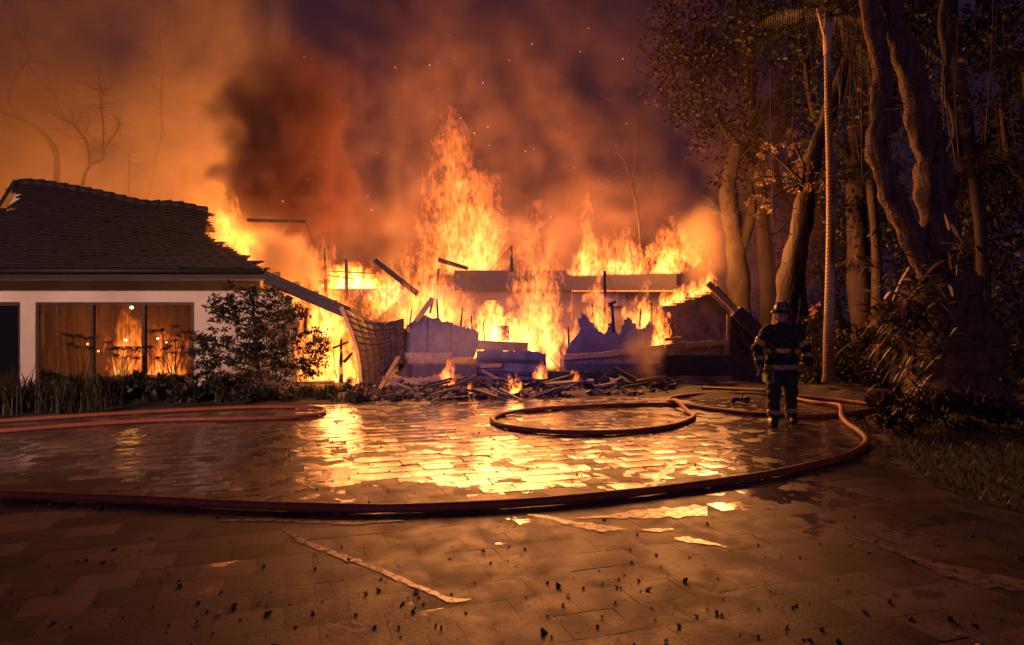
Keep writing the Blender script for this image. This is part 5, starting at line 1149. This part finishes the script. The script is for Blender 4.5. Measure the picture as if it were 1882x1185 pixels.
# ------------------------------------------------------------------ smoke (voxel fields made by geometry nodes)
def smoke(name, label, lo, hi, vox, field, col, dens, kind='stuff', absorb=None, aniso=0.0):
    lo, hi = Vector(lo), Vector(hi); mid = Vector(((lo.x + hi.x) / 2, (lo.y + hi.y) / 2, lo.z))
    v = bpy.data.volumes.new(name); o = bpy.data.objects.new(name, v); C.objects.link(o); o.location = mid
    tag(o, label, 'smoke', None, kind)
    nt = bpy.data.node_groups.new(name + '_field', 'GeometryNodeTree')
    nt.interface.new_socket('Geometry', in_out='INPUT', socket_type='NodeSocketGeometry')
    nt.interface.new_socket('Geometry', in_out='OUTPUT', socket_type='NodeSocketGeometry')
    out = nt.nodes.new('NodeGroupOutput'); vc = nt.nodes.new('GeometryNodeVolumeCube'); sm = nt.nodes.new('GeometryNodeSetMaterial')
    a, b = lo - mid, hi - mid; n = hi - lo
    vc.inputs['Min'].default_value = a; vc.inputs['Max'].default_value = b
    for ax, k in zip('XYZ', n): vc.inputs['Resolution ' + ax].default_value = max(4, int(k / vox))
    ps = nt.nodes.new('GeometryNodeInputPosition')
    ad = nt.nodes.new('ShaderNodeVectorMath'); ad.operation = 'ADD'; nt.links.new(ps.outputs[0], ad.inputs[0]); ad.inputs[1].default_value = mid
    w = ad.outputs[0]; x, y, z = split(nt, w)
    d = field(nt, w, x, y, z)
    # fade to nothing at the box faces
    e = None
    for q, l_, h_ in ((x, lo.x, hi.x), (y, lo.y, hi.y), (z, lo.z, hi.z)):
        m_ = max(0.12 * (h_ - l_), vox * 1.5)
        t = q.step(l_, l_ + m_) * (1.0 - q.step(h_ - m_, h_))
        e = t if e is None else e * t
    d = (d * e).max(0.0)
    nt.links.new(d.s, vc.inputs['Density'])
    m = bpy.data.materials.new(name); m.use_nodes = True; mt = m.node_tree; mt.nodes.clear()
    pv = mt.nodes.new('ShaderNodeVolumePrincipled'); mo = mt.nodes.new('ShaderNodeOutputMaterial')
    pv.inputs['Color'].default_value = (*col, 1); pv.inputs['Density'].default_value = dens; pv.inputs['Anisotropy'].default_value = aniso
    if absorb: pv.inputs['Absorption Color'].default_value = (*absorb, 1)
    mt.links.new(pv.outputs[0], mo.inputs['Volume'])
    sm.inputs['Material'].default_value = m
    nt.links.new(vc.outputs[0], sm.inputs[0]); nt.links.new(sm.outputs[0], out.inputs[0])
    md = o.modifiers.new('field', 'NODES'); md.node_group = nt
    return o
def plume(cx, cy, r, z0, z1, seed, nscale=0.35, namp=1.6, soft=(0.0, 0.7), lean=(0, 0), grow=0.0, squash=1.0, detail=5.0):
    """a rising column: centre (cx,cy), radius r, from z0 to z1, leaning and widening with height"""
    def f(nt, w, x, y, z):
        h = z - z0
        rr = (h * grow + r).max(0.1)
        off = nt.nodes.new('ShaderNodeVectorMath'); off.operation = 'ADD'; nt.links.new(w, off.inputs[0]); off.inputs[1].default_value = (seed * 3.1, seed * 1.7, -seed * 2.3)
        n = noise(nt, off.outputs[0], nscale, detail, 0.55, 0.8)
        dx = (x - (h * lean[0] + cx)) / rr; dy = (y - (h * lean[1] + cy)) / (rr * squash)
        d = 1.0 - (dx * dx + dy * dy).sqrt() + (n - 0.5) * namp
        top = 1.0 - z.step(z1 - (z1 - z0) * 0.45, z1)
        bot = z.step(z0, z0 + (z1 - z0) * 0.08 + 0.05)
        return d.step(*soft) * top * bot
    return f
def puff(c, r, seed, nscale=0.8, namp=1.4, soft=(0.0, 0.5), detail=5.0):
    c = Vector(c)
    def f(nt, w, x, y, z):
        off = nt.nodes.new('ShaderNodeVectorMath'); off.operation = 'ADD'; nt.links.new(w, off.inputs[0]); off.inputs[1].default_value = (seed * 3.1, seed * 1.7, -seed * 2.3)
        n = noise(nt, off.outputs[0], nscale, detail, 0.6, 0.6)
        dx, dy, dz = (x - c.x) / r[0], (y - c.y) / r[1], (z - c.z) / r[2]
        return (1.0 - (dx * dx + dy * dy + dz * dz).sqrt() + (n - 0.5) * namp).step(*soft)
    return f

# bank of pale smoke behind the standing wing, lit through by the fire below it
def left_bank(nt, w, x, y, z):
    n = noise(nt, w, 0.16, 5.0, 0.55, 0.6); n2 = noise(nt, w, 0.45, 5.0, 0.6, 1.0)
    edge = x + (n - 0.5) * 3.0 + (n2 - 0.5) * 0.8 - (z - 4.0) * 0.02
    e = 1.0 - edge.step(PX(428, 24), PX(428, 24) + 1.6)
    hi_ = 1.0 - (z + (n - 0.5) * 9.0).step(9.0, 17.0) * 0.92
    return e * hi_ * ((n - 0.3).max(0.0) * 2.6 + 0.12) * ((n2 - 0.40).max(0.0) * 7.0 + 0.12) * (1.0 - (y - 21.0).step(5.0, 9.0))
smoke('smoke_bank', 'broad bank of orange lit smoke behind the tiled roof', (-24, 21.2, 0.5), (-6.0, 31, 21), 0.2, left_bank, (0.86, 0.66, 0.40), 0.42)
# dark sooty column rising from the burnt end of the roof
smoke('smoke_column', 'dark brown smoke column rising from the burnt end of the roof', (-14, 16.5, 3.6), (-2.5, 23.5, 17), 0.17,
      plume(PX(522, 20), 20.0, 1.6, 3.2, 9.6, 3.0, 0.75, 3.0, (0.05, 0.42), (0.03, 0.0), 0.09, 1.0), (0.24, 0.12, 0.10), 1.9)
# thin brown smoke hanging over the collapsed wing
def haze_f(nt, w, x, y, z):
    n = noise(nt, w, 0.22, 5.0, 0.6, 0.9)
    return (n - 0.40).max(0.0) * 5.0 * ((noise(nt, w, 0.6, 5.0, 0.6, 1.2) - 0.42).max(0.0) * 7.0 + 0.12) * (1.0 - (z + (n - 0.5) * 6.0).step(3.5, 21.0)) * (1.0 - x.step(8.0, 12.0))
smoke('smoke_pall', 'thin reddish brown smoke hanging over the collapsed wing', (-9, 21.9, 0.8), (12.5, 32, 23), 0.3, haze_f, (0.74, 0.47, 0.36), 0.10)
smoke('smoke_wisp', 'thin yellowish smoke wisp left of the tallest flame', (-6.5, 18.2, 2.6), (-1.2, 21.5, 8.5), 0.12,
      plume(PX(728, 20), 20.0, 0.55, 2.6, 8.0, 5.0, 0.55, 2.6, (0.05, 0.9), (0.0, 0.0), 0.05), (0.8, 0.62, 0.36), 0.16)
smoke('smoke_puff', 'glowing yellow brown smoke billowing over the right end of the burnt roof', (3.6, 17.5, 2.0), (8.6, 22, 7.0), 0.12,
      puff((PX(1295, 19.5), 19.5, 3.6), (1.05, 1.2, 1.7), 2.0, 1.0, 2.4, (0.0, 0.8)), (0.82, 0.60, 0.34), 0.15)
smoke('smoke_billow', 'bright orange smoke boiling out above the burning eave', (-9.0, 15.6, 2.0), (-3.5, 19, 5.2), 0.07,
      puff((PX(520, 17), 17.0, 3.05), (1.05, 0.9, 0.85), 9.0, 1.3, 3.2, (0.0, 0.9)), (0.9, 0.68, 0.40), 3.2)
smoke('ground_smoke', 'small brown smoke plume drifting up in front of the fallen roof slab', (2.0, 14.4, 0.0), (5.2, 16.6, 2.4), 0.06,
      puff((PX(1188, 15.5), 15.5, 0.75), (0.52, 0.4, 0.95), 12.0, 1.9, 2.6, (0.0, 0.9)), (0.85, 0.66, 0.45), 1.1)
smoke('veil_smoke', 'pale violet smoke veil drifting before the fallen roof panel', (-4.0, 14.6, 0.1), (1.2, 16.2, 2.2), 0.09,
      puff((PX(850, 15.4), 15.4, 1.0), (1.5, 0.6, 0.8), 21.0, 0.9, 1.3, (0.0, 1.0)), (0.8, 0.75, 0.85), 0.34)

# ------------------------------------------------------------------ sparks carried up in the smoke
M_spark = material('spark', (1, 0.7, 0.4), 0.5, emit=(1.0, 0.75, 0.55), es=1.3)
b = MB()
for _ in range(60):
    px, py = rnd.gauss(820, 170), 40 + 390 * rnd.random(); Y = rnd.uniform(13, 18); p = P(px, py, Y); r = 0.004 + 0.008 * rnd.random() ** 3
    b.tube([p + Vector((0, 0, -r * 1.4)), p, p + Vector((rnd.gauss(0, .4) * r, 0, r * 1.4))], [r * 0.2, r, r * 0.2], 5)
ORD = 'first second third fourth fifth sixth seventh eighth ninth tenth eleventh twelfth thirteenth fourteenth fifteenth sixteenth seventeenth'.split()
def in_order(group, base):
    L = sorted([o for o in C.objects if o.get('group') == group and o.parent is None and o.get('label', '').startswith(base[:14])], key=lambda o: pix(o.location)[0])
    if len(L) <= 17:
        for i, o in enumerate(L): o['label'] = '%s, %s from the left' % (base, ORD[i])
in_order('border plants under the huge trunk', 'tufted border plant at the foot of the huge trunk')
in_order('grassy tufts in the planting bed', 'tall strappy tuft at the left end of the planting bed')
in_order('low shrubs in the planting bed', 'low broad leaved shrub under the window')
in_order('dry tufts in the planting bed', 'short dry tuft at the burning end of the bed')
tag(b.build('sparks', M_spark), 'tiny glowing sparks drifting in the dark smoke above the fire', 'sparks', None, 'stuff')
